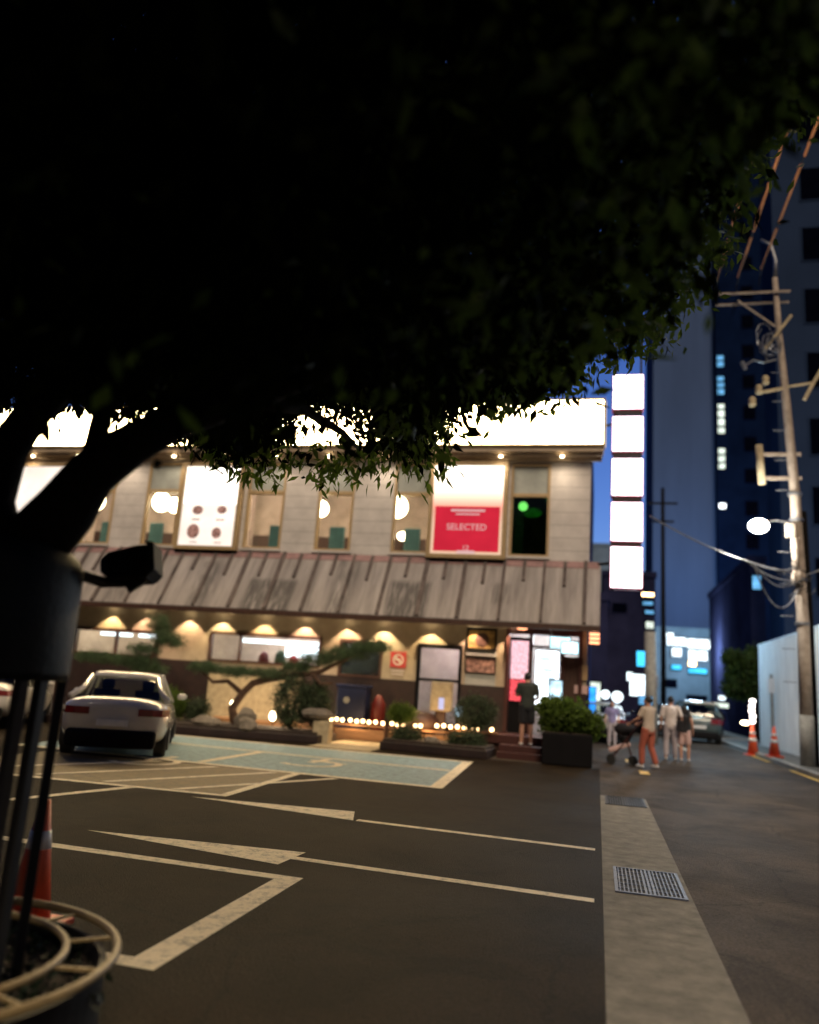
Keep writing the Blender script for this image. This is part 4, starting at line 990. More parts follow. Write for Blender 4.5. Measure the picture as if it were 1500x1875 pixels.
# street lamp on the pole
t = thing('street_lamp', 'blazing white street lamp on an arm of the utility pole', 'street lamp', (5.5, 25.3, 7.1))
MB().tube([(5.6, 25.3, 7.08), (5.1, 25.2, 7.14), (4.72, 25.1, 7.05)], .025, 8).build('arm', 'grey_metal', t)
MB().box(4.42, 4.80, 24.95, 25.2, 7.0, 7.10).build('head', 'grey_metal', t, bevel=.03)
MB().sphere((4.60, 25.05, 6.93), .25, 14, 10, (1.15, .9, .85)).build('lens', emat('lamp_lens', (1, .98, .86), 60), t, smooth=True)
light('lamp_light', 'POINT', (4.45, 24.5, 6.55), 620, (1, .95, .85), t, shadow_soft_size=.12)
# overhead wires
def catenary(a, b, sag, n=16): 
    a, b = Vector(a), Vector(b); return [a.lerp(b, i/n) - Vector((0, 0, 4*sag*(i/n)*(1-i/n))) for i in range(n+1)]
for i, (x, z_, nm) in enumerate(((4.85, 15.2, 'right'), (4.15, 14.95, 'middle'), (3.5, 14.85, 'left'))):
    t = thing('overhead_wire', f'thick overhead power line in tan sleeves, the {nm} one of three above the pole', 'power line', (x, 25.4, z_), 'sleeved power lines from the pole top')
    MB().tube([(x, 25.38, z_-.25), (x, 25.2, z_-.02)] + [(x, yy, z_ + .1) for yy in np.linspace(23, -8, 10)], .018, 6).build('cable', 'black_metal', t)
    sl = MB(); yy = 24.9
    while yy > 4:
        Ls = random.uniform(2.2, 2.6); sl.tube([(x, yy, z_ + .09), (x, yy-Ls, z_ + .1)], .038, 8); yy -= Ls + .38
    sl.build('sleeve', 'wire_sleeve', t)
wires = [((1.3, 22.0, 6.5), (5.7, 25.2, 5.55), .25), ((4.3, 24.2, 5.62), (5.75, 25.2, 5.45), .45), ((4.25, 24.1, 5.65), (5.7, 25.2, 5.2), .95), ((4.4, 24.2, 5.6), (5.75, 25.2, 5.75), .12), ((5.8, 25.4, 5.5), (8.6, 25.4, 6.9), .1), ((4.0, 24.0, 5.72), (5.7, 25.2, 5.35), .2)]
labs = ['long pale cable sagging from the column sign to the utility pole', 'drooping pale loop of cable left of the pole, second lowest', 'deepest pale loop of cable hanging left of the pole', 'tight pale cable just above the loops by the pole', 'pale cable rising from the pole to the right edge', 'slack pale cable between the loops and the tight cable']
for (a_, b_, s_), lab in zip(wires, labs):
    tag(MB().tube(catenary(a_, b_, s_), .022, 6).build('cable', 'grey_metal', at=b_), lab, 'cable', 'communication cables at the pole')
t = thing('far_utility_pole', 'thin dark pole standing far down the street before the pale tower', 'utility pole', (3.6, 48, 0))
MB().tube([(3.6, 48, 0), (3.55, 48, 14)], [.16, .10], 10).build('shaft', 'dark', t, smooth=True)
for xa, xb, za in ((2.7, 4.4, 13.0), (2.9, 4.2, 11.9)): MB().box(xa, xb, 47.95, 48.05, za, za+.12).build('crossarm', 'dark', t)
t = thing('pale_pole', 'thick pale concrete pole behind the couple on the left of the street', 'utility pole', (2.35, 33.5, 0))
MB().tube([(2.05, 33.5, 0), (2.0, 33.5, 4.3)], [.26, .22], 12).build('shaft', 'kerb', t, smooth=True)
MB().box(1.7, 2.3, 33.35, 33.6, 2.1, 2.6).build('junction_box', 'grey_metal', t, bevel=.02)

# white hoarding along the right kerb
H = thing('hoarding', 'tall white sheet metal construction hoarding along the right kerb', 'fence', (6.65, 30, 0))
for i in range(17):
    y0 = 36.8 - 2.4*i - 2.38
    if y0 < -4: break
    MB().box(6.62, 6.66, y0, y0+2.38, .12, 4.18).build('sheet', 'hoard', H)
    rb = MB()
    for k in range(8): rb.box(6.595, 6.62, y0+.12+k*.29, y0+.2+k*.29, .13, 4.17)
    rb.build('rib', 'hoard', H)
MB().box(6.58, 6.70, -4, 36.8, 4.18, 4.24).build('top_rail', 'hoard', H)
MB().box(6.62, 9.0, 36.8, 36.86, .1, 4.2).build('end_sheet', 'hoard', H)
t = thing('lean_pole', 'thin pale post standing against the hoarding behind the small cone', 'post', (6.4, 33.2, .1))
MB().tube([(6.4, 33.2, .1), (6.4, 33.2, 2.9)], .06, 8).build('shaft', 'kerb', t); MB().box(6.28, 6.52, 33.1, 33.3, 2.2, 2.75).build('panel', 'reflect', t)

def cone(loc, lab, h=.72, lit=False, dark=False):
    x, y, z_ = loc
    t = thing('traffic_cone', lab, 'traffic cone', loc, 'orange traffic cones')
    s_ = h/.72
    MB().box(x-.19*s_, x+.19*s_, y-.19*s_, y+.19*s_, z_, z_+.04).build('base', 'orange', t, bevel=.01)
    def sec(a, b, m, nm, o=0):
        ra, rb = [(.135 - .105*q/h)*s_ + o for q in (a, b)]
        MB().ell([(x, y, z_+a, ra, ra), (x, y, z_+b, rb, rb)], 24).build(nm, m, t, smooth=True)
    sec(.04, h, 'orange', 'body'); sec(h*.62 if h < .8 else h*.45, h*.76 if h < .8 else h*.56, 'reflect', 'band', .004)
    if h > .8: sec(h*.68, h*.76, 'reflect', 'band', .004)
    if lit:
        for k in range(5): MB().sphere((x+.02*math.sin(k*2), y, z_+h+.10+.17*k), .085, 10, 8, (1.2, 1, 1)).build('warning_light', emat('wl', (1, .90, .85), 7), t, smooth=True)
        MB().sphere((x-.25, y-.05, z_+h+.03), .09, 10, 8, (1.5, 1, .8)).build('side_light', 'lamp_side' if 'lamp_side' in M else 'lamp_warm', t, smooth=True)
    return t
cone((5.25, 30.6, 0), 'tall orange cone topped by a stack of glowing white lights', 1.05, lit=True)
cone((5.55, 28.6, .12), 'plain orange cone with white bands standing at the hoarding', .95)
cone((-3.35, 4.62, 0), 'near red orange cone with white band behind the tree guard bars', .74)

# ================================================================== FOREGROUND TREE GUARD
TX, TY = -2.93, 3.24
G_ = thing('tree_bench', 'round planter with two concentric tan steel rings at the foot of the tree', 'planter', (TX, TY, 0))
def cyl_wall(R, z0, z1, th, m, nm, par):
    n = 64; rs = [[(TX+r*math.cos(2*math.pi*j/n), TY+r*math.sin(2*math.pi*j/n), z_) for j in range(n)] for r, z_ in ((R, z0), (R, z1), (R-th, z1), (R-th, z0), (R, z0))]
    MB().rings(rs, cap=False).build(nm, m, par, smooth=False)
cyl_wall(.84, 0, .25, .03, 'black_metal', 'skirt', G_)
MB().torus((TX, TY, .30), .88, .020, 72, 10).build('outer_ring', 'ring', G_, smooth=True)
MB().torus((TX, TY, .30), .655, .018, 64, 10).build('inner_ring', 'ring', G_, smooth=True)
for k in range(12):
    a = RD(12 + 30*k); MB().bar((TX+.66*math.cos(a), TY+.66*math.sin(a), .295), (TX+.87*math.cos(a), TY+.87*math.sin(a), .295), .014, .014).build('spoke', 'ring', G_)
n = 48; MB().prism([(TX+.83*math.cos(2*math.pi*j/n), TY+.83*math.sin(2*math.pi*j/n)) for j in range(n)], .02, .16).build('soil', 'soil', G_)
cs = np.array([(TX + r*math.cos(a), TY + r*math.sin(a), .16 + .05*random.random()) for r, a in [(math.sqrt(random.uniform(.02, .66)), random.random()*6.283) for _ in range(420)]])
gc = leaf_obj('ground_cover', leaves(cs, 7, [.03, .03, .02], .05, 71, .5), 'groundcover', at=(TX, TY, .16)); gc['kind'] = 'stuff'
tag(gc, 'dark small leaved ground cover filling the round planter', 'ground cover')
K = thing('tree_guard', 'upright steel bars carrying a wide dark blue grey drum round the trunk', 'tree guard', (TX, TY, .16))
for k, dg in enumerate((42, 0, -14, -48, -81, -111, 111, 135, 160, 200, 225)):
    a = RD(dg); x, y = TX + .46*math.cos(a), TY + .46*math.sin(a)
    MB().obox((x, y, .86), (.022*math.cos(a), .022*math.sin(a), 0), (-.028*math.sin(a), .028*math.cos(a), 0), (0, 0, .71)).build('bar', 'black_metal', K, bevel=.004)
n = 48
def ring(r, z_): return [(TX + r*math.cos(2*math.pi*j/n), TY + r*math.sin(2*math.pi*j/n), z_) for j in range(n)]
MB().rings([ring(.47, 1.52), ring(.485, 1.50), ring(.49, 1.54), ring(.485, 2.02), ring(.46, 2.08), ring(.40, 2.13), ring(.30, 2.14)]).build('drum', 'drum', K, smooth=True)
t = thing('floodlight', 'dark unlit floodlight on a short bent arm above the drum', 'floodlight', (-2.5, 3.6, 2.05))
MB().tube([(-2.62, 3.55, 2.04), (-2.58, 3.75, 2.02), (-2.50, 3.85, 2.04)], .03, 8).build('arm', 'black_metal', t)
fl = MB()
c0 = Vector((-2.475, 3.82, 2.12)); ax = Vector((.95, .30, .17)).normalized(); up = Vector((-.20, .02, 1)).normalized(); dy = ax.cross(up).normalized()
def fr(c, hx, hy, hz): return [c + dy*i*hy + up*j*hz for i, j in ((-1, -1), (1, -1), (1, 1), (-1, 1))]
fl.rings([fr(c0 - ax*.15 + up*.01, 0, .04, .035), fr(c0 - ax*.10, 0, .08, .07), fr(c0 + ax*.05, 0, .10, .09), fr(c0 + ax*.11, 0, .10, .092)])
fl.build('housing', 'dark', t, bevel=.008)
MB().rings([fr(c0 + ax*.111 + up*.012, 0, .112, .098), fr(c0 + ax*.150 + up*.025, 0, .105, .075)]).build('visor', 'dark', t, bevel=.004)
MB().bar(c0 - up*.12 - ax*.02, c0 - up*.07 + ax*.08, .05, .05).build('bracket', 'black_metal', t)

# ================================================================== BIG TREE
T = thing('street_tree', 'big dark spreading tree whose forked trunk and crown fill the upper left', 'tree', (TX, TY, .1))
tr = MB()
tr.tube([(TX, TY, .1), (TX-.02, TY, .8), (TX+.01, TY, 1.5), (TX+.07, TY+.05, 2.05), (-2.80, 3.32, 2.25)], [.17, .14, .14, .17, .18], 14)
tr.tube([(-2.86, 3.3, 2.0), (-2.98, 3.30, 2.35), (-2.93, 3.3, 2.62), (-2.83, 3.3, 2.80), (-2.66, 3.35, 3.06), (-2.4, 3.5, 3.6), (-2.2, 3.6, 4.6)], [.14, .12, .10, .09, .085, .07, .05], 12)
tr.tube([(-2.84, 3.28, 2.0), (-2.66, 3.3, 2.16), (-2.53, 3.3, 2.32), (-2.42, 3.3, 2.50), (-2.25, 3.34, 2.66), (-2.06, 3.4, 2.80), (-1.8, 3.55, 2.96), (-1.4, 4.0, 3.35), (-.8, 4.7, 3.9)], [.18, .16, .145, .12, .105, .09, .075, .055, .03], 12)
tr.tube([(-2.45, 3.3, 2.44), (-2.42, 3.3, 2.62), (-2.42, 3.3, 2.80), (-2.34, 3.35, 3.1), (-2.1, 3.8, 3.7), (-1.8, 4.4, 4.6)], [.09, .06, .045, .05, .05, .03], 10)
tr.tube([(-2.9, 3.25, 2.1), (-3.3, 3.0, 2.6), (-3.8, 2.8, 3.4), (-4.4, 2.8, 4.6)], [.13, .11, .08, .05], 10)
tr.tube([(-1.8, 3.55, 2.96), (-1.9, 4.6, 3.3), (-2.1, 6.0, 3.6), (-2.3, 7.2, 3.8)], [.05, .04, .03, .015], 8)
tr.tube([(-2.4, 3.5, 3.6), (-1.0, 4.4, 4.9), (.4, 5.5, 5.6)], [.06, .045, .02], 8)
for k in range(26):
    a = random.uniform(0, 6.28); e = random.uniform(.2, 1.1); L = random.uniform(2.2, 4)
    p0 = Vector((-2.5 + random.uniform(-.4, .4), 3.5 + random.uniform(-.3, .3), random.uniform(3.6, 5.0)))
    d = Vector((math.cos(a)*math.cos(e), math.sin(a)*math.cos(e), math.sin(e)))
    tr.tube([p0, p0 + d*L*.5 + Vector((0, 0, -.1)), p0 + d*L], [.05, .03, .012], 6)
tr.build('trunk', 'bark', T, smooth=True)
# crown: sprays of leaves through one rounded volume; its underside height follows the real tree's hanging edge
Rm = np.array(cam.matrix_world.to_3x3())
def proj(p):
    q = (p - np.array([0, 0, 1.6])) @ Rm
    zc = -q[:, 2]; zc = np.where(zc < .05, .05, zc)
    return 750 + 1457.5*q[:, 0]/zc, 937.5 - 1457.5*q[:, 1]/zc, -q[:, 2]
EU = [-9000, -400, 0, 235, 262, 330, 352, 440, 480, 505, 545, 590, 625, 650, 690, 725, 760, 800, 835, 880, 950, 1050, 1100, 1150, 1200, 1250, 1300, 1325, 1350, 1395, 1440, 1500, 1700, 9000]
EV = [730, 735, 742, 745, 775, 790, 815, 842, 845, 820, 850, 862, 850, 828, 835, 852, 825, 815, 775, 752, 742, 728, 700, 668, 645, 605, 545, 500, 385, 330, 275, 225, 120, 100]
N = 62000
d = rng.normal(0, 1, (N, 3)); d /= np.linalg.norm(d, axis=1)[:, None]
rad = rng.uniform(0.02, 1, N) ** (1/2.6)
tw = np.array([-2.7, 4.2, 6.3]) + d * rad[:, None] * np.array([5.4, 5.4, 4.3])
u, v, dp = proj(tw)
mg = 1457.5 * .17 / np.maximum(dp, 1.5)
edge = np.interp(u + mg*.5*(u > 1050), EU, EV) + rng.normal(0, 6, N) - mg*np.where(u < 260, .35, .8) + 9*np.sin(u*.11) + 7*np.sin(u*.043+1)
inframe = (dp > .3)
keep = (v < edge) | ~inframe
keep &= ~(inframe & (v > 752 - mg) & (u > 505 - mg*.5) & (u < 692 + mg*.5) & (v < 822 + mg*.6) & (rng.random(N) < .965))
keep &= ~(inframe & (v > 752 - mg) & (u > 800) & (rng.random(N) < .85))
keep &= ~(inframe & (v > 764 - mg*.35) & (u < 350) & (rng.random(N) < .92))
keep &= np.linalg.norm(tw - np.array([0, 0, 1.6]), axis=1) > 1.9
# thin out what stands far outside the frame
off = (u < -350) | (u > 1850) | (v < -350) | ~inframe
keep &= ~(off & (rng.random(N) < .25))
# small gaps
for (gu, gv, gr) in ((195, 300, 22), (262, 345, 18), (370, 424, 16), (395, 468, 14), (1262, 380, 26), (1262, 492, 26), (1160, 545, 16), (1105, 640, 22), (1130, 560, 12)):
    keep &= ~(inframe & ((u-gu)**2 + (v-gv)**2 < gr**2))
tw = tw[keep]
# low hanging boughs on the far side of the crown
N2 = 9000
lb = np.stack([rng.uniform(-5.2, -.6, N2), rng.uniform(5.2, 8.2, N2), rng.uniform(3.1, 4.7, N2)], 1)
u, v, dp = proj(lb)
mg = 1457.5 * .15 / dp
e2 = np.interp(u, EU, EV) + rng.normal(0, 9, N2) - mg*.8 + 11*np.sin(u*.13) + 8*np.sin(u*.05)
k2 = (v < e2) & (u > 335) & (u < 1040) & (v > 600)
k2 &= ~((v > 752 - mg) & (u > 505) & (u < 692) & (v < 825 + mg*.4) & (rng.random(N2) < .955))
k2 &= ~((v > 752 - mg) & (u > 800) & (rng.random(N2) < .85))
k2 &= ~((v > 745) & (rng.random(N2) < .35))
tw = np.concatenate([tw, lb[k2]])
lit_twig = rng.random(len(tw)) < np.clip((tw[:, 0] + .45*(tw[:, 1]-4) + 1.9)/3.2, .04, .95)  # light on the crown's street side painted in with a lighter leaf colour
sp = []
for (x, y, z_) in ((-3.05, 6.6, 3.35), (-2.75, 6.7, 3.38), (-2.35, 6.6, 3.30), (-2.25, 6.8, 3.45), (-1.95, 6.7, 3.36), (-1.6, 6.9, 3.45), (-1.45, 6.8, 3.50), (-3.4, 6.5, 3.45), (-3.6, 6.4, 3.55)):
    for k in range(9): sp.append((x + random.uniform(-.16, .16), y + random.uniform(-.3, .3), z_ + random.uniform(.0, .28)))
lv = leaves(tw, 7, [.12, .12, .08], .115, 99, .42, droop=1.1)
lv2 = leaves(np.array(sp), 6, [.06, .06, .05], .13, 101, .30, droop=1.6)
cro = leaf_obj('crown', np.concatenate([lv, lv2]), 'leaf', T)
cro.data.materials.append(M['leaf_mid']); cro.data.materials.append(M['leaf_bright'])  # brighter green on the hanging sprays paints in the light on them
mi = np.concatenate([np.repeat(lit_twig.astype(np.int32), 14), np.full(len(lv2)//2, 2, np.int32)])
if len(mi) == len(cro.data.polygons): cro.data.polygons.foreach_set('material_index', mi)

# ================================================================== PEOPLE
def person(lab, loc, heading, h, J, shirt, lower, legs='trousers', hair_long=False, shoe='shoe', group=None, sleeve=.5, cap=None):
    """built facing +Y at 1.70 m, then scaled through vertex data"""
    t = thing('person', lab, 'person', (0, 0, 0), group)
    k = h/1.70
    D = dict(hipL=(-.09, 0, .92), hipR=(.09, 0, .92), kneeL=(-.10, .02, .49), kneeR=(.10, .02, .49), footL=(-.11, 0, .07), footR=(.11, 0, .07),
             shL=(-.185, 0, 1.40), shR=(.185, 0, 1.40), elL=(-.25, -.02, 1.13), elR=(.25, -.02, 1.13), haL=(-.26, .06, .90), haR=(.26, .06, .90), head=(0, .03, 1.585))
    D.update(J)
    V_ = {a: Vector(b) for a, b in D.items()}
    def rem(vs):
        def f(o):
            r = o.modifiers.new('remesh', 'REMESH'); r.mode = 'VOXEL'; r.voxel_size = vs*k; r.use_smooth_shade = True
            s_ = o.modifiers.new('smooth', 'SMOOTH'); s_.iterations = 3; s_.factor = .5
        return f
    sc = Matrix.Scale(k, 4)
    b = MB()
    b.ell([(0, 0, .84, .12, .09), (0, 0, .92, .165, .115), (0, 0, 1.02, .145, .10), (0, .0, 1.12, .14, .095), (0, .005, 1.28, .165, .115), (0, 0, 1.38, .165, .10), (0, 0, 1.435, .09, .07), (0, .01, 1.47, .055, .058), (V_['head'].x*.6, V_['head'].y*.6, 1.53, .052, .056)], 18)
    hc = V_['head']
    b.sphere(hc, .1, 16, 12, (.76, .95, 1.18)); b.sphere(hc + Vector((0, .03, -.055)), .07, 12, 8, (.78, .9, .8))
    b.sphere(hc + Vector((0, .10, -.015)), .02, 8, 6, (.8, 1, 1.3))
    for s_ in (-1, 1):
        b.sphere(hc + Vector((s_*.078, -.005, -.01)), .026, 8, 6, (.4, .8, 1.2))
        b.sphere(hc + Vector((s_*.03, .083, .012)), .014, 8, 6)
    for q in 'LR':
        sh, el, ha = V_['sh'+q], V_['el'+q], V_['ha'+q]
        b.tube([sh + (V_['sh'+q]*-1 + Vector((0, 0, sh.z)))*.25, sh, sh.lerp(el, .5), el, el.lerp(ha, .4), ha], [.055, .056, .047, .040, .038, .026], 12)
        dr = (ha - el).normalized(); sd_ = dr.cross(Vector((1, 0, 0)));
        if sd_.length < .1: sd_ = dr.cross(Vector((0, 0, 1)))
        sd_.normalize(); nv = dr.cross(sd_)
        b.tube([ha, ha + dr*.04, ha + dr*.085], [.026, .036, .034], 10, .5, up=nv)
        for i in range(4):
            o_ = sd_*(.026 - .0175*i); L_ = (.062, .072, .067, .052)[i]
            b.tube([ha + dr*.07 + o_, ha + dr*(.08 + L_*.55) + o_*1.1 + nv*.008, ha + dr*(.08 + L_) + o_ + nv*.028], [.0095, .009, .007], 7)
        b.tube([ha + dr*.025 + sd_*.028, ha + dr*.055 + sd_*.052 + nv*.01, ha + dr*.085 + sd_*.056 + nv*.02], [.012, .010, .008], 7)
        hp, kn, ft = V_['hip'+q], V_['knee'+q], V_['foot'+q]
        b.tube([hp + Vector((0, 0, .04)), hp.lerp(kn, .3), kn, kn.lerp(ft, .35), ft], [.092, .082, .056, .055, .036], 14)
        b.sphere(ft + Vector((0, .05, -.03)), .05, 10, 8, (.85, 2.2, .7))
    b.xform(sc).build('body', 'skin', t, smooth=True, mods=rem(.0085))
    s_ = MB()
    s_.ell([(0, 0, .86, .175, .125), (0, 0, .95, .178, .13), (0, 0, 1.10, .165, .118), (0, .005, 1.28, .185, .132), (0, 0, 1.38, .18, .118), (0, 0, 1.44, .10, .082), (0, .005, 1.462, .072, .07)], 20)
    for q in 'LR':
        sh, el = V_['sh'+q], V_['el'+q]; e = sh.lerp(el, sleeve*1.5)
        s_.tube([sh*.6 + Vector((0, 0, sh.z*.4)), sh, e], [.07, .074, .066], 14)
    s_.xform(sc).build('shirt', shirt, t, smooth=True, mods=rem(.011))
    p = MB()
    p.ell([(0, 0, .80, .15, .11), (0, 0, .90, .182, .128), (0, 0, .98, .162, .112), (0, 0, 1.02, .15, .105)], 18)
    for q in 'LR':
        hp, kn, ft = V_['hip'+q], V_['knee'+q], V_['foot'+q]
        if legs == 'shorts': p.tube([hp + Vector((0, 0, .02)), hp.lerp(kn, .4), hp.lerp(kn, .95)], [.108, .104, .096], 14)
        elif legs == 'trousers': p.tube([hp + Vector((0, 0, .02)), hp.lerp(kn, .4), kn, kn.lerp(ft, .9)], [.108, .098, .078, .068], 14)
    if legs == 'skirt': p.ell([(0, 0, .50, .25, .2), (0, 0, .7, .22, .17), (0, 0, .9, .185, .13)], 20)
    p.xform(sc).build('shorts' if legs == 'shorts' else 'skirt' if legs == 'skirt' else 'trousers', lower, t, smooth=True, mods=rem(.011))
    hr = MB(); hr.sphere(hc + Vector((0, -.018, .028)), .1, 16, 12, (.84, .98, 1.05))
    if hair_long: hr.sphere(hc + Vector((0, -.06, -.08)), .1, 12, 8, (.8, .5, 1.3))
    hr.xform(sc).build('hair' if not cap else 'cap', 'hair' if not cap else cap, t, smooth=True)
    for q in 'LR':
        ft = V_['foot'+q]
        MB().sphere(ft + Vector((0, .055, -.028)), .052, 12, 8, (.95, 2.5, .8)).xform(sc).build('shoe', shoe, t, smooth=True)
    t.location = loc; t.rotation_euler = (0, 0, heading)
    return t
person('man in pale tee and long orange red trousers pushing a stroller', (1.22, 20.9, 0), RD(50), 1.70, dict(elL=(-.24, .12, 1.16), elR=(.24, .12, 1.16), haL=(-.18, .38, 1.05), haR=(.18, .38, 1.05), footL=(-.10, .12, .07), kneeL=(-.10, .12, .5), footR=(.10, -.16, .09), kneeR=(.10, .0, .5)), 'tee_cream', 'orange_cloth', 'trousers', sleeve=.5)
person('person in white tee and pale trousers walking away from us', (2.05, 24.7, 0), RD(-5), 1.76, dict(footL=(-.13, -.05, .07), kneeL=(-.12, .03, .5), footR=(.12, .1, .07), elR=(.28, .0, 1.14), haR=(.33, .03, .92)), 'tee_white', 'pale_cloth', 'trousers', sleeve=.6)
person('person in dark vest and pink shorts walking right of the white tee', (2.42, 24.75, 0), RD(-8), 1.52, dict(footL=(-.09, -.05, .07), footR=(.13, .02, .07), kneeR=(.12, .03, .5)), 'black_cloth', 'pink_cloth', 'shorts', hair_long=True, sleeve=.1)
person('man in dark tee and black shorts standing on the entrance steps', (-1.72, 20.75, .30), RD(12), 1.80, dict(elL=(-.25, .06, 1.14), haL=(-.12, .26, 1.18), elR=(.25, .02, 1.13), haR=(.2, .2, 1.05), head=(-.01, .05, 1.57)), 'tee_dark', 'black_cloth', 'shorts', sleeve=.55)
person('small far figure in a lilac top behind the stroller', (.50, 29.4, 0), RD(180), 1.5, {}, 'lilac_cloth', 'pale_cloth', 'trousers', hair_long=True)
# shoulder bag
t = thing('shoulder_bag', 'black shoulder bag hanging between the two walkers', 'bag', (2.28, 24.5, .9))
MB().box(2.20, 2.36, 24.40, 24.58, .80, 1.12).build('pouch', 'black_cloth', t, bevel=.03)
MB().tube([(2.22, 24.5, 1.1), (2.24, 24.52, 1.36), (2.33, 24.52, 1.1)], .012, 6).build('strap', 'black_cloth', t)
# stroller
t = thing('stroller', 'low black and red stroller with tan seat pushed by the man', 'stroller', (.65, 21.6, 0))
s_ = MB()
for dy in (-.2, .2):
    q = lambda x, z_: (x, 21.5 + dy, z_)
    s_.tube([q(1.02, 1.02), q(.72, .62), q(.35, .12)], .018, 6).tube([q(.72, .62), q(.88, .10)], .016, 6)
s_.tube([(1.02, 21.3, 1.02), (1.02, 21.7, 1.02)], .022, 6)
s_.build('frame', 'red_wood', t)
s_ = MB().obox((.55, 21.5, .42), (.26, 0, .10), (0, .19, 0), (-.02, 0, .05)); s_.build('seat', 'pink_cloth', t, bevel=.03)
s_ = MB().obox((.80, 21.5, .68), (.05, 0, .02), (0, .19, 0), (.10, 0, .22)); s_.build('backrest', 'black_cloth', t, bevel=.03)
s_ = MB().sphere((.68, 21.5, .86), .27, 14, 8, (1, .85, .6)); s_.build('canopy', 'black_cloth', t, smooth=True)
for x in (.35, .88):
    for dy in (-.2, .2):
        y = 21.5 + dy; sg = 20
        MB().rings([[(x + r*math.cos(2*math.pi*j/sg), y + dd, .11 + r*math.sin(2*math.pi*j/sg)) for j in range(sg)] for r, dd in ((.085, -.02), (.11, -.015), (.11, .015), (.085, .02))]).build('wheel', 'tyre', t)

# ================================================================== BACKGROUND
def building(name, lab, x0, x1, y0, y1, h, m, wins=(), parapet=True):
    t = thing(name, lab, 'building', ((x0+x1)/2, y0, 0))
    MB().box(x0, x1, y0, y1, 0, h).build('wall', m, t)
    if parapet: MB().box(x0-.1, x1+.1, y0-.1, y1+.1, h+.001, h+.35).build('parapet', m, t)
    for (a, b, c, e, mm) in wins:
        f = MB().box(a-.08, b+.08, y0-.05, y0-.001, c-.08, e+.08).build('window', 'dark_win' if mm != 'dark_win' else m, t)
        MB().box(a, b, y0-.07, y0-.052, c, e).build('pane', mm, f)
    return t
# pale tower
wn = []
building('tower_block', 'tall blank pale blue tower rising behind the column sign', 5.3, 11.5, 85, 100, 62, 'tower_pale', wn)
wn = []
zz = 44.0
rnd = random.Random(4)
for lo, hi, mm in ((36.6, 38.2, 'window_blue'), (33.5, 35.8, 'window_blue'), (29.2, 32.4, 'window_pale'), (25.4, 28.0, 'window_pale'), (21.2, 21.8, 'white_cool')):
    z_ = lo
    while z_ < hi - .3:
        hh = rnd.uniform(.45, .8); wn.append((11.72, 12.34, z_, min(z_+hh, hi), mm)); z_ += hh + .22
for z_ in np.arange(3.5, 60, 3.4):
    for x in (14.2, 16.4): wn.append((x, x+1.2, z_, z_+1.5, 'dark_win'))
building('tower_block', 'dark tower with one vertical strip of lit stair windows', 11.55, 24, 84, 98, 66, 'tower_dark', wn)
wn = []
for i in range(13):
    for x in (9.75, 12.2, 14.8): wn.append((x, x+1.35, 3.4+3.42*i, 5.2+3.42*i, 'dark_win'))
building('apartment_block', 'grey apartment block with square dark windows at the right edge', 8.35, 24, 40, 43, 47, 'tower_grey', wn)
building('dark_house', 'low dark building behind the hoarding with one blue lit window', 7.6, 8.3, 44, 60, 9, 'bld_purple', [(7.7, 8.1, 7.6, 8.3, 'window_blue')])
building('shop_building', 'pale low building covered with stacked lit signs at the street bend', 3.9, 9.6, 60, 72, 6.5, 'bld_blue', [(6.0, 7.4, 1.2, 2.2, 'dark_win'), (4.6, 5.4, 2.6, 3.2, 'dark_win'), (7.9, 9.0, 2.2, 3.0, 'window_blue')])
building('office_block', 'dark purple block behind the shops with a few lit windows', .2, 3.4, 52, 66, 9.2, 'bld_purple', [(2.6, 3.3, 8.0, 8.2, 'bulb'), (2.65, 3.25, 7.45, 7.65, 'window_blue'), (2.8, 3.3, 6.9, 7.1, 'window_blue'), (2.85, 3.3, 6.0, 6.4, 'window_pale'), (.8, 1.7, 6.9, 7.5, 'dark_win')])
building('shop_row', 'row of dim shops along the left of the street behind the restaurant', -8, .35, 34.6, 50, 5.6, 'bld_purple', [(-.9, .1, .6, 2.2, 'window_pale')])
building('office_block', 'far dim blue block closing the view left of the pale tower', -20, 3.5, 95, 110, 19, 'bld_blue', [])
# lit signs down the street
def sign(x0, x1, y, z0, z1, m, lab, group='lit signs down the street', post=None):
    t = thing('lit_sign', lab, 'sign', ((x0+x1)/2, y, z0), group)
    MB().box(x0-.03, x1+.03, y, y+.15, z0-.03, z1+.03).build('casing', 'dark', t)
    MB().box(x0, x1, y-.02, y-.002, z0, z1).build('light_panel', m, t)
    if post: MB().tube([((x0+x1)/2, y+.08, post), ((x0+x1)/2, y+.08, z0)], .04, 6).build('post', 'dark', t)
Yb = 59.7
sign(4.72, 6.0, Yb, 5.55, 6.10, 'sign_white', 'tallest white sign block, upper left of the sign wall')
sign(4.68, 5.15, Yb, 6.14, 6.40, 'sign_white', 'small white sign block topping the upper left one')
sign(6.08, 7.55, Yb, 5.42, 6.05, 'sign_white', 'wide white sign block, upper right of the sign wall')
sign(5.05, 5.68, Yb, 4.78, 5.35, 'sign_white', 'small white sign in the second row of the sign wall')
sign(6.15, 7.40, Yb, 4.60, 5.25, 'sign_white', 'wide white sign in the second row of the sign wall')
sign(6.15, 6.65, Yb, 4.18, 4.50, 'lamp_orange_pale' if 'lamp_orange_pale' in M else 'bulb', 'small yellowish sign below the wide white one')
sign(5.02, 5.65, Yb, 3.88, 4.18, 'cyan', 'short cyan strip sign at left of the sign wall')
sign(6.15, 7.35, Yb, 3.70, 4.02, 'cyan', 'long cyan strip sign at right of the sign wall')
sign(-.40, -.08, 32, .92, 1.96, 'blue_sign', 'upright bright blue sign beside the restaurant corner', post=0)
sign(1.18, 1.72, 32, 1.75, 2.55, 'sign_white', 'brightest white shop sign above the stroller man', post=0)
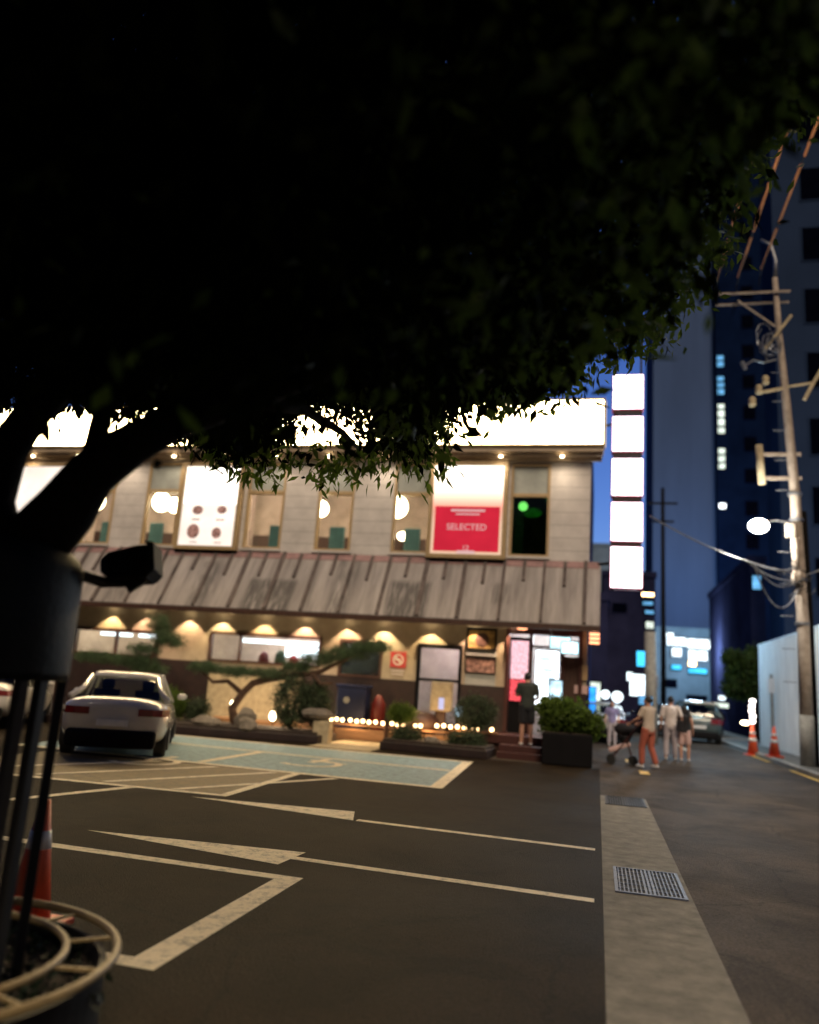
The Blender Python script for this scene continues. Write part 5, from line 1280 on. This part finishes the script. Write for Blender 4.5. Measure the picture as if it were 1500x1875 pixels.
sign(1.08, 1.3, 32.3, 2.3, 2.62, 'sign_white', 'small bright sign joined to the upper left of the brightest shop sign', post=0)
sign(1.5, 1.98, 31.8, 1.45, 1.75, 'window_blue', 'small blue white sign right of the brightest shop sign', post=0)
sign(1.45, 1.75, 32.6, 2.88, 3.46, 'cyan', 'small upright light blue sign high above the shops', post=0)
for x, z_, r, lab in ((.28, 1.72, .17, 'left glowing white round sign beyond the restaurant'), (.72, 1.66, .21, 'right glowing white round sign beyond the restaurant'), (.72, 1.18, .18, 'lower glowing white round sign beneath the right one')):
    t = thing('round_sign', lab, 'sign', (x, 32, z_-r), 'round lit signs beyond the restaurant')
    d = MB(); disc(d, x, z_, r, 31.98, 32.0); d.build('light_panel', 'sign_white', t)
    d = MB(); disc(d, x, z_, r*1.08, 32.001, 32.12); d.build('casing', 'dark', t)
    MB().box(x-.02, x+.02, 32.13, 32.18, 0, z_).build('post', 'dark', t)
sign(8.7, 9.9, 57, 3.55, 3.75, 'cyan', 'lower blue sign glowing among the dark tree leaves')
sign(9.3, 10.4, 57.2, 3.95, 4.2, 'blue_sign', 'upper blue sign glowing among the dark tree leaves')
sign(6.3, 7.9, 52, 1.5, 1.75, 'window_pale', 'long pale shop fascia behind the parked cars', post=0)
sign(7.2, 8.3, 53, 1.95, 2.2, 'sign_white', 'short white sign above the long pale fascia behind the cars', post=0)
light('street_fill', 'POINT', (3.2, 36, 5.5), 700, (.45, .75, 1), shadow_soft_size=.4)  # added bluish fill for the lane and hoarding, without a fixture
light('shop_glow', 'POINT', (1.2, 31.2, 2.2), 70, (.7, .85, 1), shadow_soft_size=.4)
light('tower_fill', 'POINT', (7.5, 74, 12.0), 3500, (.5, .75, 1), shadow_soft_size=1.0)  # added fill to brighten the lower face of the pale tower
light('sign_wall_fill', 'POINT', (6.2, 55.5, 5.0), 1300, (.6, .85, 1), shadow_soft_size=.5)  # added fill in front of the sign wall, brightens its facade

t = thing('street_tree', 'dark leafy tree leaning over the lane beside the hoarding', 'tree', (7.2, 42, 0))
MB().tube([(7.4, 42, 0), (7.3, 42, 1.8), (7.0, 42, 3.0)], [.15, .12, .06], 8).build('trunk', 'bark', t, smooth=True)
cs = np.concatenate([blob_pts((7.0, 42, 3.3), (.9, 1.0, .8), 520, 81, .1), blob_pts((7.8, 42, 3.7), (1.0, 1.0, .8), 450, 82, .1), blob_pts((6.7, 42, 2.5), (.7, .8, .5), 260, 83, .1), blob_pts((6.4, 42, 3.9), (.5, .5, .3), 120, 84, .1)])
leaf_obj('crown', leaves(cs, 8, [.12]*3, .2, 84, .5), 'leaf_mid', t)

for o in S.objects:
    if o.type == 'LIGHT' and o.parent is None and o.name != 'sun': pass
